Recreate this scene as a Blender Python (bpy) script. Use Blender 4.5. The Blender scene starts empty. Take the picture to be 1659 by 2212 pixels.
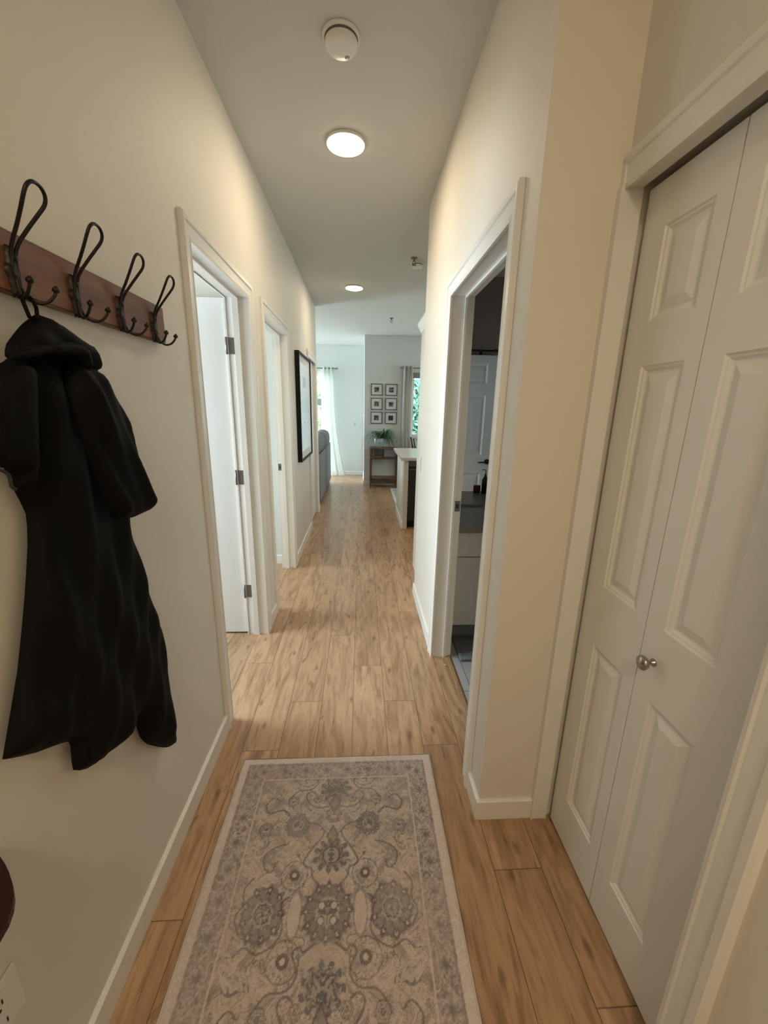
import bpy, bmesh, math, random
import numpy as np
from math import sin, cos, pi, radians, sqrt
from mathutils import Vector, Matrix
from mathutils.geometry import delaunay_2d_cdt

random.seed(7)
SC = bpy.context.scene
COL = SC.collection

# ------------------------------------------------------------------ camera
FPX = 859.4
a, b, c = radians(14.53), radians(3.402), radians(1.15)
F = Vector((sin(b)*cos(a), cos(b)*cos(a), -sin(a)))
R0 = Vector((cos(b), -sin(b), 0))
U0 = R0.cross(F)
Rr = R0*cos(c) + U0*sin(c)
Uu = -R0*sin(c) + U0*cos(c)
cam = bpy.data.cameras.new('camera')
cam.sensor_fit = 'HORIZONTAL'
cam.sensor_width = 36
cam.lens = FPX/1659*36
cam.clip_start = 0.02
camo = bpy.data.objects.new('camera', cam)
COL.objects.link(camo)
M = Matrix.Identity(4)
for i in range(3):
    M[i][0], M[i][1], M[i][2] = Rr[i], Uu[i], -F[i]
M[2][3] = 1.4642
camo.matrix_world = M
SC.camera = camo

# ------------------------------------------------------------------ world, light levels, exposure
SC.view_settings.view_transform = 'Standard'
SC.view_settings.look = 'None'
SC.view_settings.exposure = 0.0
SC.view_settings.gamma = 1
SC.view_settings.use_curve_mapping = False
SKY = 8.0
LAMP = 13.8            # ceiling lamp radiance
LAMP_COL = (1.0, 0.815, 0.575)
DAY_COL = (0.67, 0.865, 1.0)
w = bpy.data.worlds.new('world')
SC.world = w
w.use_nodes = True
bg = w.node_tree.nodes['Background']
bg.inputs['Color'].default_value = (0.88, 0.97, 1.0, 1)
bg.inputs['Strength'].default_value = SKY


def area_light(name, loc, rot, sx, sy, power, col=DAY_COL):
    """daylight entering through one window opening, or the added bathroom fill"""
    l = bpy.data.lights.new(name, 'AREA')
    l.shape = 'RECTANGLE'
    l.size, l.size_y = sx, sy
    l.energy = power
    l.color = col
    o = bpy.data.objects.new(name, l)
    o.location = loc
    o.rotation_euler = rot
    COL.objects.link(o)
    return o


# area light at rotation 0 shines to -Z ; (0,-90deg,0) shines to +X ; (90,0,0) shines +Y... see uses
TO_PX = (0, radians(-90), 0)
TO_PX_DOWN = (0, radians(-60), 0)    # sky light comes in sloping down
TO_MX = (0, radians(90), 0)
TO_MY = (radians(-90), 0, 0)
area_light('daylight_bedroom', (-2.43, 2.0, 1.50), TO_PX_DOWN, 1.3, 0.86, 60)
area_light('daylight_back_room', (-3.05, 3.12, 1.45), TO_PX_DOWN, 1.2, 0.8, 36)
area_light('daylight_living_side', (-4.4, 8.35, 1.4), TO_PX, 2.0, 1.0, 225)
area_light('bathroom_fill', (2.26, 2.0, 1.6), TO_MX, 0.6, 0.6, 1.5)  # added fill light; the bathroom wall has no window opening

# ------------------------------------------------------------------ materials
MATS = {}


def rgb(r, g, b_):
    return (r, g, b_, 1)


def mat(name, col, rough=0.5, metal=0.0, spec=0.5, bump=None, noise=None, emit=None, sheen=0):
    """procedural principled material; noise=(scale, amount) varies the colour, bump=(scale, strength, dist)"""
    m = bpy.data.materials.new(name)
    m.use_nodes = True
    nt = m.node_tree
    p = nt.nodes['Principled BSDF']
    p.inputs['Base Color'].default_value = rgb(*col)
    p.inputs['Roughness'].default_value = rough
    p.inputs['Metallic'].default_value = metal
    p.inputs['Specular IOR Level'].default_value = spec
    if sheen:
        p.inputs['Sheen Weight'].default_value = sheen
    tc = nt.nodes.new('ShaderNodeTexCoord')
    if noise:
        n = nt.nodes.new('ShaderNodeTexNoise')
        n.inputs['Scale'].default_value = noise[0]
        n.inputs['Detail'].default_value = 4
        nt.links.new(tc.outputs['Object'], n.inputs['Vector'])
        r = nt.nodes.new('ShaderNodeMapRange')
        r.inputs['From Min'].default_value = 0.3
        r.inputs['From Max'].default_value = 0.7
        r.inputs['To Min'].default_value = 1-noise[1]
        r.inputs['To Max'].default_value = 1+noise[1]
        nt.links.new(n.outputs['Fac'], r.inputs['Value'])
        mx = nt.nodes.new('ShaderNodeVectorMath')
        mx.operation = 'SCALE'
        mx.inputs[0].default_value = col
        nt.links.new(r.outputs['Result'], mx.inputs['Scale'])
        nt.links.new(mx.outputs['Vector'], p.inputs['Base Color'])
    if bump:
        n2 = nt.nodes.new('ShaderNodeTexNoise')
        n2.inputs['Scale'].default_value = bump[0]
        n2.inputs['Detail'].default_value = 3
        nt.links.new(tc.outputs['Object'], n2.inputs['Vector'])
        bp = nt.nodes.new('ShaderNodeBump')
        bp.inputs['Strength'].default_value = bump[1]
        bp.inputs['Distance'].default_value = bump[2]
        nt.links.new(n2.outputs['Fac'], bp.inputs['Height'])
        nt.links.new(bp.outputs['Normal'], p.inputs['Normal'])
    if emit:
        p.inputs['Emission Color'].default_value = rgb(*emit[0])
        p.inputs['Emission Strength'].default_value = emit[1]
    MATS[name] = m
    return m


wall_m = mat('wall_paint', (0.735, 0.70, 0.625), 0.62, bump=(260, 0.06, 0.002), noise=(1.3, 0.012))
far_m = mat('living_wall_paint', (0.65, 0.67, 0.645), 0.7, bump=(260, 0.05, 0.002))
ceil_m = mat('ceiling_paint', (0.62, 0.615, 0.585), 0.8, bump=(300, 0.06, 0.002))
trim_m = mat('white_trim_paint', (0.80, 0.785, 0.74), 0.35, noise=(3, 0.01))
door_m = mat('white_door_paint', (0.80, 0.79, 0.755), 0.38)
bath_m = mat('bathroom_wall_paint', (0.36, 0.29, 0.245), 0.7)
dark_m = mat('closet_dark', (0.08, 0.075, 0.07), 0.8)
iron_m = mat('aged_iron', (0.022, 0.018, 0.015), 0.42, metal=0.6, bump=(400, 0.3, 0.001))
black_m = mat('black_metal', (0.015, 0.015, 0.015), 0.35, metal=0.5)
nickel_m = mat('brushed_nickel', (0.42, 0.40, 0.37), 0.28, metal=1.0)
hinge_m = mat('pewter_hinge', (0.20, 0.20, 0.20), 0.4, metal=0.8)
plastic_m = mat('white_plastic', (0.80, 0.79, 0.75), 0.35)
grey_plastic_m = mat('shadow_groove', (0.16, 0.15, 0.13), 0.6)
slot_m = mat('dark_slot', (0.03, 0.028, 0.02), 0.6)
coat_m = mat('black_coat_fabric', (0.0045, 0.0043, 0.0042), 0.7, spec=0.10, bump=(900, 0.25, 0.001))
coat2_m = mat('charcoal_lining', (0.03, 0.03, 0.029), 0.8)
table_m = mat('dark_red_wood', (0.022, 0.006, 0.005), 0.4, spec=.3, noise=(14, 0.3))
sofa_m = mat('grey_upholstery', (0.22, 0.225, 0.24), 0.9, bump=(500, 0.4, 0.002), noise=(40, 0.08))
cushion_m = mat('dark_grey_cushion', (0.19, 0.19, 0.20), 0.9, bump=(500, 0.4, 0.002))
curtain_m = mat('white_curtain', (0.78, 0.79, 0.76), 0.85, bump=(600, 0.2, 0.001))
curtain2_m = mat('greige_curtain', (0.56, 0.54, 0.50), 0.85, bump=(600, 0.2, 0.001))
console_m = mat('walnut_wood', (0.11, 0.055, 0.035), 0.4, noise=(12, 0.3))
counter_m = mat('pale_quartz', (0.62, 0.61, 0.58), 0.18, noise=(40, 0.06))
bathcounter_m = mat('taupe_counter', (0.22, 0.195, 0.17), 0.3, noise=(40, 0.08))
cab_m = mat('white_cabinet', (0.66, 0.63, 0.58), 0.4)
steel_m = mat('dark_appliance', (0.028, 0.027, 0.026), 0.35, metal=0.3)
steel2_m = mat('dark_appliance_edge', (0.12, 0.115, 0.11), 0.3, metal=0.5)
leaf_m = mat('green_leaf', (0.045, 0.12, 0.055), 0.35, noise=(30, 0.35))
pot_m = mat('aqua_glaze', (0.42, 0.54, 0.56), 0.25, noise=(22, 0.25))
frame_m = mat('bronze_frame', (0.10, 0.085, 0.065), 0.4)
mat_board = mat('white_mat_board', (0.70, 0.70, 0.70), 0.7)
crumb_m = mat('crumb', (0.7, 0.6, 0.3), 0.7)
red_m = mat('dark_red_glaze', (0.12, 0.02, 0.025), 0.3)
bottle_m = mat('brown_bottle', (0.05, 0.04, 0.03), 0.25)
bathmat_m = mat('grey_bath_mat', (0.20, 0.205, 0.215), 0.95, bump=(180, 1.0, 0.01), noise=(60, 0.25))
bark_m = mat('bark', (0.10, 0.07, 0.05), 0.9, noise=(20, 0.3))
grass_m = mat('grass', (0.09, 0.17, 0.05), 0.9, noise=(8, 0.4))
fence_m = mat('grey_fence', (0.10, 0.13, 0.12), 0.8)
blind_m = mat('sage_blind', (0.20, 0.26, 0.24), 0.7)


def make_translucent(m, f):
    nt = m.node_tree
    p = nt.nodes['Principled BSDF']
    o = nt.nodes['Material Output']
    t = nt.nodes.new('ShaderNodeBsdfTranslucent')
    t.inputs['Color'].default_value = p.inputs['Base Color'].default_value
    mx = nt.nodes.new('ShaderNodeMixShader')
    mx.inputs[0].default_value = f
    nt.links.new(p.outputs[0], mx.inputs[1])
    nt.links.new(t.outputs[0], mx.inputs[2])
    nt.links.new(mx.outputs[0], o.inputs['Surface'])


make_translucent(curtain_m, .45)
make_translucent(curtain2_m, .25)


def glass_mat():
    m = bpy.data.materials.new('window_glass')
    m.use_nodes = True
    nt = m.node_tree
    nt.nodes.clear()
    o = nt.nodes.new('ShaderNodeOutputMaterial')
    t = nt.nodes.new('ShaderNodeBsdfTransparent')
    t.inputs['Color'].default_value = (0.94, 0.98, 0.97, 1)
    g = nt.nodes.new('ShaderNodeBsdfGlossy')
    g.inputs['Roughness'].default_value = 0.02
    mx = nt.nodes.new('ShaderNodeMixShader')
    mx.inputs[0].default_value = 0.06
    nt.links.new(t.outputs[0], mx.inputs[1])
    nt.links.new(g.outputs[0], mx.inputs[2])
    nt.links.new(mx.outputs[0], o.inputs['Surface'])
    return m


glass_m = glass_mat()


def mirror_mat():
    m = bpy.data.materials.new('mirror_glass')
    m.use_nodes = True
    p = m.node_tree.nodes['Principled BSDF']
    p.inputs['Metallic'].default_value = 1
    p.inputs['Roughness'].default_value = 0.01
    p.inputs['Base Color'].default_value = (0.86, 0.88, 0.87, 1)
    return m


mirror_m = mirror_mat()


class NB:
    """tiny node-building helper"""

    def __init__(s, m):
        s.nt = m.node_tree

    def math(s, op, a_, b_=None, c_=None):
        n = s.nt.nodes.new('ShaderNodeMath')
        n.operation = op
        for i, v in enumerate((a_, b_, c_)):
            if v is None:
                continue
            if isinstance(v, (int, float)):
                n.inputs[i].default_value = v
            else:
                s.nt.links.new(v, n.inputs[i])
        return n.outputs[0]

    def vec(s, x, y, z):
        n = s.nt.nodes.new('ShaderNodeCombineXYZ')
        for i, v in enumerate((x, y, z)):
            if isinstance(v, (int, float)):
                n.inputs[i].default_value = v
            else:
                s.nt.links.new(v, n.inputs[i])
        return n.outputs[0]

    def noise(s, v, scale, detail=3, dist=0.0, rough=0.5):
        n = s.nt.nodes.new('ShaderNodeTexNoise')
        n.inputs['Scale'].default_value = scale
        n.inputs['Detail'].default_value = detail
        n.inputs['Distortion'].default_value = dist
        n.inputs['Roughness'].default_value = rough
        s.nt.links.new(v, n.inputs['Vector'])
        return n.outputs['Fac']

    def ramp(s, v, stops, interp='LINEAR'):
        n = s.nt.nodes.new('ShaderNodeValToRGB')
        n.color_ramp.interpolation = interp
        while len(n.color_ramp.elements) < len(stops):
            n.color_ramp.elements.new(0.5)
        for e, (p, col) in zip(n.color_ramp.elements, stops):
            e.position = p
            e.color = col if len(col) == 4 else (*col, 1)
        s.nt.links.new(v, n.inputs['Fac'])
        return n.outputs['Color']

    def mix(s, f, c1, c2, mode='MIX'):
        n = s.nt.nodes.new('ShaderNodeMix')
        n.data_type = 'RGBA'
        n.blend_type = mode
        for i, v in ((0, f), (6, c1), (7, c2)):
            if isinstance(v, (int, float)):
                n.inputs[i].default_value = v
            elif isinstance(v, tuple):
                n.inputs[i].default_value = (*v, 1) if len(v) == 3 else v
            else:
                s.nt.links.new(v, n.inputs[i])
        return n.outputs[2]


def lamp_mat(name, strength, core=4.2, rim=.40):
    m = bpy.data.materials.new(name)
    m.use_nodes = True
    nt = m.node_tree
    nt.nodes.clear()
    o = nt.nodes.new('ShaderNodeOutputMaterial')
    e = nt.nodes.new('ShaderNodeEmission')
    e.inputs['Color'].default_value = (*LAMP_COL, 1)
    q = NB(m)
    tc = nt.nodes.new('ShaderNodeTexCoord')
    mp = nt.nodes.new('ShaderNodeMapping')
    mp.inputs['Location'].default_value = (-.5, -.5, 0)
    nt.links.new(tc.outputs['Generated'], mp.inputs[0])
    sp = nt.nodes.new('ShaderNodeSeparateXYZ')
    nt.links.new(mp.outputs[0], sp.inputs[0])
    r2 = q.math('ADD', q.math('MULTIPLY', sp.outputs[0], sp.outputs[0]), q.math('MULTIPLY', sp.outputs[1], sp.outputs[1]))
    g = q.math('EXPONENT', q.math('MULTIPLY', r2, -26.0))          # LED core behind the diffuser
    nt.links.new(q.math('MULTIPLY', q.math('ADD', q.math('MULTIPLY', g, core), rim), strength), e.inputs['Strength'])
    nt.links.new(e.outputs[0], o.inputs['Surface'])
    return m


lamp_m = lamp_mat('lamp_diffuser', LAMP*6.5)
added_kitchen_lamp_m = lamp_mat('added_kitchen_lamp_diffuser', LAMP*2.5)
entry_lamp_m = lamp_mat('entry_lamp_diffuser', LAMP*6.0, 0.0, 1.0)


def floor_mat():
    m = bpy.data.materials.new('oak_plank_floor')
    m.use_nodes = True
    nt = m.node_tree
    p = nt.nodes['Principled BSDF']
    q = NB(m)
    tc = nt.nodes.new('ShaderNodeTexCoord')
    sp = nt.nodes.new('ShaderNodeSeparateXYZ')
    nt.links.new(tc.outputs['Object'], sp.inputs[0])
    X, Y = sp.outputs[0], sp.outputs[1]
    W, Lp = 0.16, 1.22
    xs = q.math('DIVIDE', q.math('ADD', X, 0.036), W)
    idx = q.math('FLOOR', xs)
    fx = q.math('FRACT', xs)
    # joint offsets per plank row (measured rows -4..4, the others scattered)
    offs = {-4: .86, -3: .235, -2: .533, -1: 1.146, 0: .82, 1: .525, 2: .24, 3: .95, 4: .63}
    rnd = random.Random(3)
    stops = []
    n = 28
    for k in range(n):
        i = k-10
        stops.append((k/n, (offs.get(i, rnd.random()*1.22)/1.22,)*3))
    half = 14
    r1 = q.ramp(q.math('DIVIDE', q.math('ADD', idx, 10.5), n), stops, 'CONSTANT')
    sepc = nt.nodes.new('ShaderNodeSeparateColor')
    nt.links.new(r1, sepc.inputs[0])
    off = sepc.outputs[0]
    ys = q.math('SUBTRACT', q.math('DIVIDE', Y, Lp), off)
    idy = q.math('FLOOR', ys)
    fy = q.math('FRACT', ys)
    wn = nt.nodes.new('ShaderNodeTexWhiteNoise')
    wn.noise_dimensions = '2D'
    nt.links.new(q.vec(idx, idy, 0), wn.inputs['Vector'])
    rv = wn.outputs['Value']
    off3 = q.math('MULTIPLY', rv, 37.0)
    # grain coordinates, stretched along the plank
    gx = q.math('ADD', X, off3)
    gv = q.vec(gx, q.math('MULTIPLY', Y, 0.10), off3)
    g1 = q.noise(gv, 55, 5, 0.4, 0.6)
    gv2 = q.vec(gx, q.math('MULTIPLY', Y, 0.16), off3)
    g2 = q.noise(gv2, 12, 4, 1.6, 0.6)
    gv3 = q.vec(gx, q.math('MULTIPLY', Y, 0.22), off3)
    g3 = q.noise(gv3, 19, 4, 0.9, 0.6)
    base = q.ramp(g2, [(0.28, (0.27, 0.15, 0.08)), (0.42, (0.39, 0.238, 0.136)), (0.56, (0.495, 0.318, 0.187)), (0.75, (0.355, 0.213, 0.118))])
    fine = q.ramp(g1, [(0.32, (0.60, 0.57, 0.52)), (0.5, (1, 1, 1)), (0.7, (1.0, 1.0, 1.0))])
    col = q.mix(0.75, base, fine, 'MULTIPLY')
    # dark mineral streaks
    streak = q.ramp(g3, [(0.32, (1, 1, 1)), (0.375, (0, 0, 0)), (1, (0, 0, 0))])
    col = q.mix(q.math('MULTIPLY', streak, 0.52), col, (0.15, 0.082, 0.045))
    # knots
    vo = nt.nodes.new('ShaderNodeTexVoronoi')
    vo.voronoi_dimensions = '2D'
    vo.inputs['Scale'].default_value = 3.6
    vo.inputs['Randomness'].default_value = 1
    nt.links.new(q.vec(q.math('ADD', q.math('MULTIPLY', X, 1.5), off3), q.math('MULTIPLY', Y, 0.62), 0), vo.inputs['Vector'])
    kn = q.ramp(q.math('ADD', vo.outputs['Distance'], q.math('MULTIPLY', g1, 0.05)), [(0.0, (1, 1, 1)), (0.05, (0.8, 0.8, 0.8)), (0.095, (0, 0, 0)), (1, (0, 0, 0))])
    col = q.mix(q.math('MULTIPLY', kn, 0.7), col, (0.12, 0.062, 0.034))
    # plank to plank tone
    tone = q.ramp(rv, [(0, (0.88, 0.86, 0.84)), (0.5, (1.0, 0.99, 0.97)), (1, (1.12, 1.12, 1.12))])
    col = q.mix(1.0, col, tone, 'MULTIPLY')
    # seams
    ex = q.math('MULTIPLY', q.math('MINIMUM', fx, q.math('SUBTRACT', 1.0, fx)), W)
    ey = q.math('MULTIPLY', q.math('MINIMUM', fy, q.math('SUBTRACT', 1.0, fy)), Lp)
    e = q.math('MINIMUM', ex, ey)
    seam = q.math('LESS_THAN', e, 0.0015)
    col = q.mix(q.math('MULTIPLY', seam, 0.72), col, (0.08, 0.042, 0.022))
    nt.links.new(col, p.inputs['Base Color'])
    rr = nt.nodes.new('ShaderNodeMapRange')
    rr.inputs['To Min'].default_value = 0.24
    rr.inputs['To Max'].default_value = 0.38
    nt.links.new(g1, rr.inputs['Value'])
    nt.links.new(rr.outputs[0], p.inputs['Roughness'])
    p.inputs['Specular IOR Level'].default_value = 0.45
    bp = nt.nodes.new('ShaderNodeBump')
    bp.inputs['Strength'].default_value = 0.25
    bp.inputs['Distance'].default_value = 0.002
    h = q.math('SUBTRACT', q.math('MULTIPLY', g1, 0.3), q.math('MULTIPLY', seam, 1.0))
    nt.links.new(h, bp.inputs['Height'])
    nt.links.new(bp.outputs['Normal'], p.inputs['Normal'])
    return m


def wood_mat(name, c1, c2, axis='Y', scale=30, rough=0.45, knots=True):
    m = bpy.data.materials.new(name)
    m.use_nodes = True
    nt = m.node_tree
    p = nt.nodes['Principled BSDF']
    q = NB(m)
    tc = nt.nodes.new('ShaderNodeTexCoord')
    mp = nt.nodes.new('ShaderNodeMapping')
    nt.links.new(tc.outputs['Object'], mp.inputs[0])
    s = {'X': (0.12, 1, 1), 'Y': (1, 0.12, 1), 'Z': (1, 1, 0.12)}[axis]
    mp.inputs['Scale'].default_value = s
    g = q.noise(mp.outputs[0], scale, 5, 1.2, 0.6)
    col = q.ramp(g, [(0.3, c1), (0.65, c2)])
    if knots:
        vo = nt.nodes.new('ShaderNodeTexVoronoi')
        vo.inputs['Scale'].default_value = 8
        nt.links.new(tc.outputs['Object'], vo.inputs['Vector'])
        k = q.ramp(vo.outputs['Distance'], [(0, (1, 1, 1)), (0.10, (0, 0, 0)), (1, (0, 0, 0))])
        col = q.mix(q.math('MULTIPLY', k, 0.7), col, (c1[0]*.35, c1[1]*.35, c1[2]*.35))
    nt.links.new(col, p.inputs['Base Color'])
    p.inputs['Roughness'].default_value = rough
    return m


def tile_mat():
    m = bpy.data.materials.new('grey_floor_tile')
    m.use_nodes = True
    nt = m.node_tree
    p = nt.nodes['Principled BSDF']
    q = NB(m)
    tc = nt.nodes.new('ShaderNodeTexCoord')
    br = nt.nodes.new('ShaderNodeTexBrick')
    br.offset = 0
    br.inputs['Color1'].default_value = (0.36, 0.36, 0.34, 1)
    br.inputs['Color2'].default_value = (0.40, 0.40, 0.38, 1)
    br.inputs['Mortar'].default_value = (0.22, 0.21, 0.2, 1)
    br.inputs['Scale'].default_value = 1
    br.inputs['Mortar Size'].default_value = 0.004
    br.inputs['Brick Width'].default_value = 0.6
    br.inputs['Row Height'].default_value = 0.3
    nt.links.new(tc.outputs['Object'], br.inputs['Vector'])
    nt.links.new(br.outputs['Color'], p.inputs['Base Color'])
    p.inputs['Roughness'].default_value = 0.35
    return m


floor_m = floor_mat()
rack_m = wood_mat('rustic_red_brown_wood', (0.105, 0.038, 0.018), (0.21, 0.078, 0.036), 'Y', 26, 0.5)
thresh_m = wood_mat('oak_threshold', (0.22, 0.13, 0.06), (0.33, 0.21, 0.11), 'Y', 40, 0.4, False)
tile_m = tile_mat()

# ------------------------------------------------------------------ mesh helpers


class MB:
    def __init__(s):
        s.bm = bmesh.new()

    def box(s, x0, x1, y0, y1, z0, z1, bevel=0.0):
        ps = [(x0, y0, z0), (x1, y0, z0), (x1, y1, z0), (x0, y1, z0), (x0, y0, z1), (x1, y0, z1), (x1, y1, z1), (x0, y1, z1)]
        if bevel:
            t = bmesh.new()
            v = [t.verts.new(p) for p in ps]
            for f in ((0, 3, 2, 1), (4, 5, 6, 7), (0, 1, 5, 4), (1, 2, 6, 5), (2, 3, 7, 6), (3, 0, 4, 7)):
                t.faces.new([v[i] for i in f])
            bmesh.ops.bevel(t, geom=list(t.edges), offset=bevel, segments=2, affect='EDGES', profile=0.5)
            s.merge(t)
            return s
        v = [s.bm.verts.new(p) for p in ps]
        for f in ((0, 3, 2, 1), (4, 5, 6, 7), (0, 1, 5, 4), (1, 2, 6, 5), (2, 3, 7, 6), (3, 0, 4, 7)):
            s.bm.faces.new([v[i] for i in f])
        return s

    def merge(s, t, M_=None):
        mp = {}
        for v in t.verts:
            mp[v] = s.bm.verts.new(M_ @ v.co if M_ else v.co)
        for f in t.faces:
            nf = s.bm.faces.new([mp[v] for v in f.verts])
            nf.smooth = f.smooth
        t.free()
        return s

    def tube(s, pts, r, n=8, closed=False, cap=True):
        pts = [Vector(p) for p in pts]
        rs = r if isinstance(r, (list, tuple)) else [r]*len(pts)
        rings = []
        N = len(pts)
        prev = None
        for i, p in enumerate(pts):
            if closed:
                t = (pts[(i+1) % N]-pts[i-1]).normalized()
            else:
                t = (pts[min(i+1, N-1)]-pts[max(i-1, 0)]).normalized()
            if prev is None:
                up = Vector((0, 0, 1)) if abs(t.z) < 0.9 else Vector((1, 0, 0))
                u = t.cross(up).normalized()
            else:
                u = (prev-t*prev.dot(t)).normalized()
            prev = u
            v_ = t.cross(u)
            rings.append([s.bm.verts.new(p+(u*cos(2*pi*k/n)+v_*sin(2*pi*k/n))*rs[i]) for k in range(n)])
        m = N if closed else N-1
        for i in range(m):
            A, B = rings[i], rings[(i+1) % N]
            for k in range(n):
                f = s.bm.faces.new((A[k], A[(k+1) % n], B[(k+1) % n], B[k]))
                f.smooth = True
        if cap and not closed:
            s.bm.faces.new(rings[0][::-1])
            s.bm.faces.new(rings[-1])
        return s

    def lathe(s, prof, origin=(0, 0, 0), axis='Z', n=32, smooth=True):
        o = Vector(origin)

        def P(r, h, t):
            if axis == 'Z':
                return o+Vector((r*cos(t), r*sin(t), h))
            if axis == 'X':
                return o+Vector((h, r*cos(t), r*sin(t)))
            return o+Vector((r*cos(t), h, r*sin(t)))
        rings = []
        for r, h in prof:
            if r < 1e-6:
                rings.append([s.bm.verts.new(P(0, h, 0))])
            else:
                rings.append([s.bm.verts.new(P(r, h, 2*pi*k/n)) for k in range(n)])
        for A, B in zip(rings, rings[1:]):
            for k in range(n):
                k2 = (k+1) % n
                if len(A) == 1 and len(B) == 1:
                    continue
                if len(A) == 1:
                    f = s.bm.faces.new((A[0], B[k2], B[k]))
                elif len(B) == 1:
                    f = s.bm.faces.new((A[k], A[k2], B[0]))
                else:
                    f = s.bm.faces.new((A[k], A[k2], B[k2], B[k]))
                f.smooth = smooth
        return s

    def ball(s, c_, r, sc=(1, 1, 1), n=12):
        t = bmesh.new()
        bmesh.ops.create_uvsphere(t, u_segments=n*2, v_segments=n, radius=1)
        for f in t.faces:
            f.smooth = True
        M_ = Matrix.Translation(c_) @ Matrix.Diagonal((r*sc[0], r*sc[1], r*sc[2], 1))
        return s.merge(t, M_)

    def prism(s, poly, axis, a0, a1):
        """poly in the two remaining axes, extruded from a0 to a1 along axis"""
        def P(u, v, w_):
            return {'X': (w_, u, v), 'Y': (u, w_, v), 'Z': (u, v, w_)}[axis]
        A = [s.bm.verts.new(P(u, v, a0)) for u, v in poly]
        B = [s.bm.verts.new(P(u, v, a1)) for u, v in poly]
        s.bm.faces.new(A[::-1])
        s.bm.faces.new(B)
        n = len(poly)
        for i in range(n):
            s.bm.faces.new((A[i], A[(i+1) % n], B[(i+1) % n], B[i]))
        return s

    def build(s, name, m, parent=None, kind=None, label=None, cat=None, group=None, recalc=True, loc=None):
        if recalc:
            bmesh.ops.recalc_face_normals(s.bm, faces=list(s.bm.faces))
        me = bpy.data.meshes.new(name)
        s.bm.to_mesh(me)
        s.bm.free()
        for mm in (m if isinstance(m, (list, tuple)) else [m]):
            me.materials.append(mm)
        o = bpy.data.objects.new(name, me)
        COL.objects.link(o)
        if parent:
            o.parent = parent
            o.matrix_parent_inverse = Matrix.Translation(parent.location).inverted() if parent.type == 'EMPTY' and parent.rotation_euler.z == 0 else Matrix.Identity(4)
        tag(o, label, cat, group, kind)
        return o


def tag(o, label=None, cat=None, group=None, kind=None):
    if label:
        o['label'] = label
    if cat:
        o['category'] = cat
    if group:
        o['group'] = group
    if kind:
        o['kind'] = kind
    return o


def empty(name, loc, label=None, cat=None, group=None, kind=None):
    o = bpy.data.objects.new(name, None)
    o.empty_display_size = 0.05
    o.location = loc
    COL.objects.link(o)
    return tag(o, label, cat, group, kind)


def copy_tree(o, parent=None, delta=None):
    c_ = o.copy()
    COL.objects.link(c_)
    if parent:
        c_.parent = parent
    if delta is not None:
        c_.location = o.location+Vector(delta)
    for ch in o.children:
        copy_tree(ch, c_)
    return c_


def struct(name, mb, m, label, cat):
    return mb.build(name, m, kind='structure', label=label, cat=cat)


# ------------------------------------------------------------------ measured layout
XL, XR, XC, H = -0.620, 0.4386, 0.6542, 2.755
TL = 0.115                       # wall thickness
YB = -1.55                       # back of the entry
RC, RE, LE = 1.1286, 3.0, 5.79   # pillar face, end of right wall, end of left wall
L1 = (1.646, 2.399)
L2 = (2.745, 3.531)
L3 = (4.87, 5.60)
ZI = 2.031
R1 = (1.314, 2.116)
ZR = 2.004
YW1, YW2, XJ = 9.0, 7.78, 0.05
XLIV, XKIT = -4.5, 4.0

# ------------------------------------------------------------------ shell
mb = MB().box(XLIV-.1, XKIT+.1, YB-.1, YW1+.1, -0.08, 0)
struct('floor', mb, floor_m, 'light oak plank laminate floor running down the hallway', 'floor')
mb = MB().box(XLIV-.1, XKIT+.1, YB-.1, YW1+.1, H, H+.1)
struct('ceiling', mb, ceil_m, 'smooth off-white ceiling over the hallway and living area', 'ceiling')

mb = MB()
x0, x1 = XL-TL, XL
ys = [YB, L1[0]-.012, L1[1]+.012, L2[0]-.012, L2[1]+.012, L3[0]-.012, L3[1]+.012, LE]
for i in range(0, 8, 2):
    mb.box(x0, x1, ys[i], ys[i+1], 0, H)
for i in range(1, 7, 2):
    mb.box(x0, x1, ys[i], ys[i+1], ZI+.012, H)
struct('wall_left', mb, wall_m, 'cream wall along the left of the hallway, with three door openings', 'wall')

mb = MB()
x0, x1 = XR, XR+.112
mb.box(x0, x1, RC, R1[0]-.012, 0, H).box(x0, x1, R1[1]+.012, RE, 0, H).box(x0, x1, R1[0]-.012, R1[1]+.012, ZR+.012, H)
mb.box(x1, XC+.12, RC, RC+.11, 0, H)                      # return of the wall beside the closet
struct('wall_right', mb, wall_m, 'cream wall on the right with the bathroom doorway and a projecting corner', 'wall')
mb = MB().box(XC+.12, 2.3, RC+.03, RC+.11, 0, H).box(2.3, 2.4, RC+.03, 2.9, 0, H).box(XR+.112, 2.4, 2.80, 2.885, 0, H)
struct('wall_bathroom', mb, bath_m, 'dark taupe walls inside the bathroom', 'wall')
mb = MB().box(XR+.112, XKIT, 2.885, RE, 0, H)
struct('wall_kitchen', mb, wall_m, 'wall behind the kitchen cabinets at the end of the right wall', 'wall')

# closet wall on the right foreground
CN, CF, ZCI = 0.52, 1.113, 2.005
mb = MB()
mb.box(XC, XC+.11, YB, CN-.012, 0, H).box(XC, XC+.11, CN-.012, RC, ZCI+.018, H)
struct('wall_closet', mb, wall_m, 'cream wall above and beside the closet doors', 'wall')
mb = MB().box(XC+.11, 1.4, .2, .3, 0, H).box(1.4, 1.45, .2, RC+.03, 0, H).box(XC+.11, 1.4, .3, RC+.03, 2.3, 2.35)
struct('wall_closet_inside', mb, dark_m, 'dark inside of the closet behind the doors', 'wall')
mb = MB().box(XL-TL, XC+.11, YB-.1, YB, 0, H)
struct('wall_entry', mb, wall_m, 'wall of the entry behind the viewer', 'wall')

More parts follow.
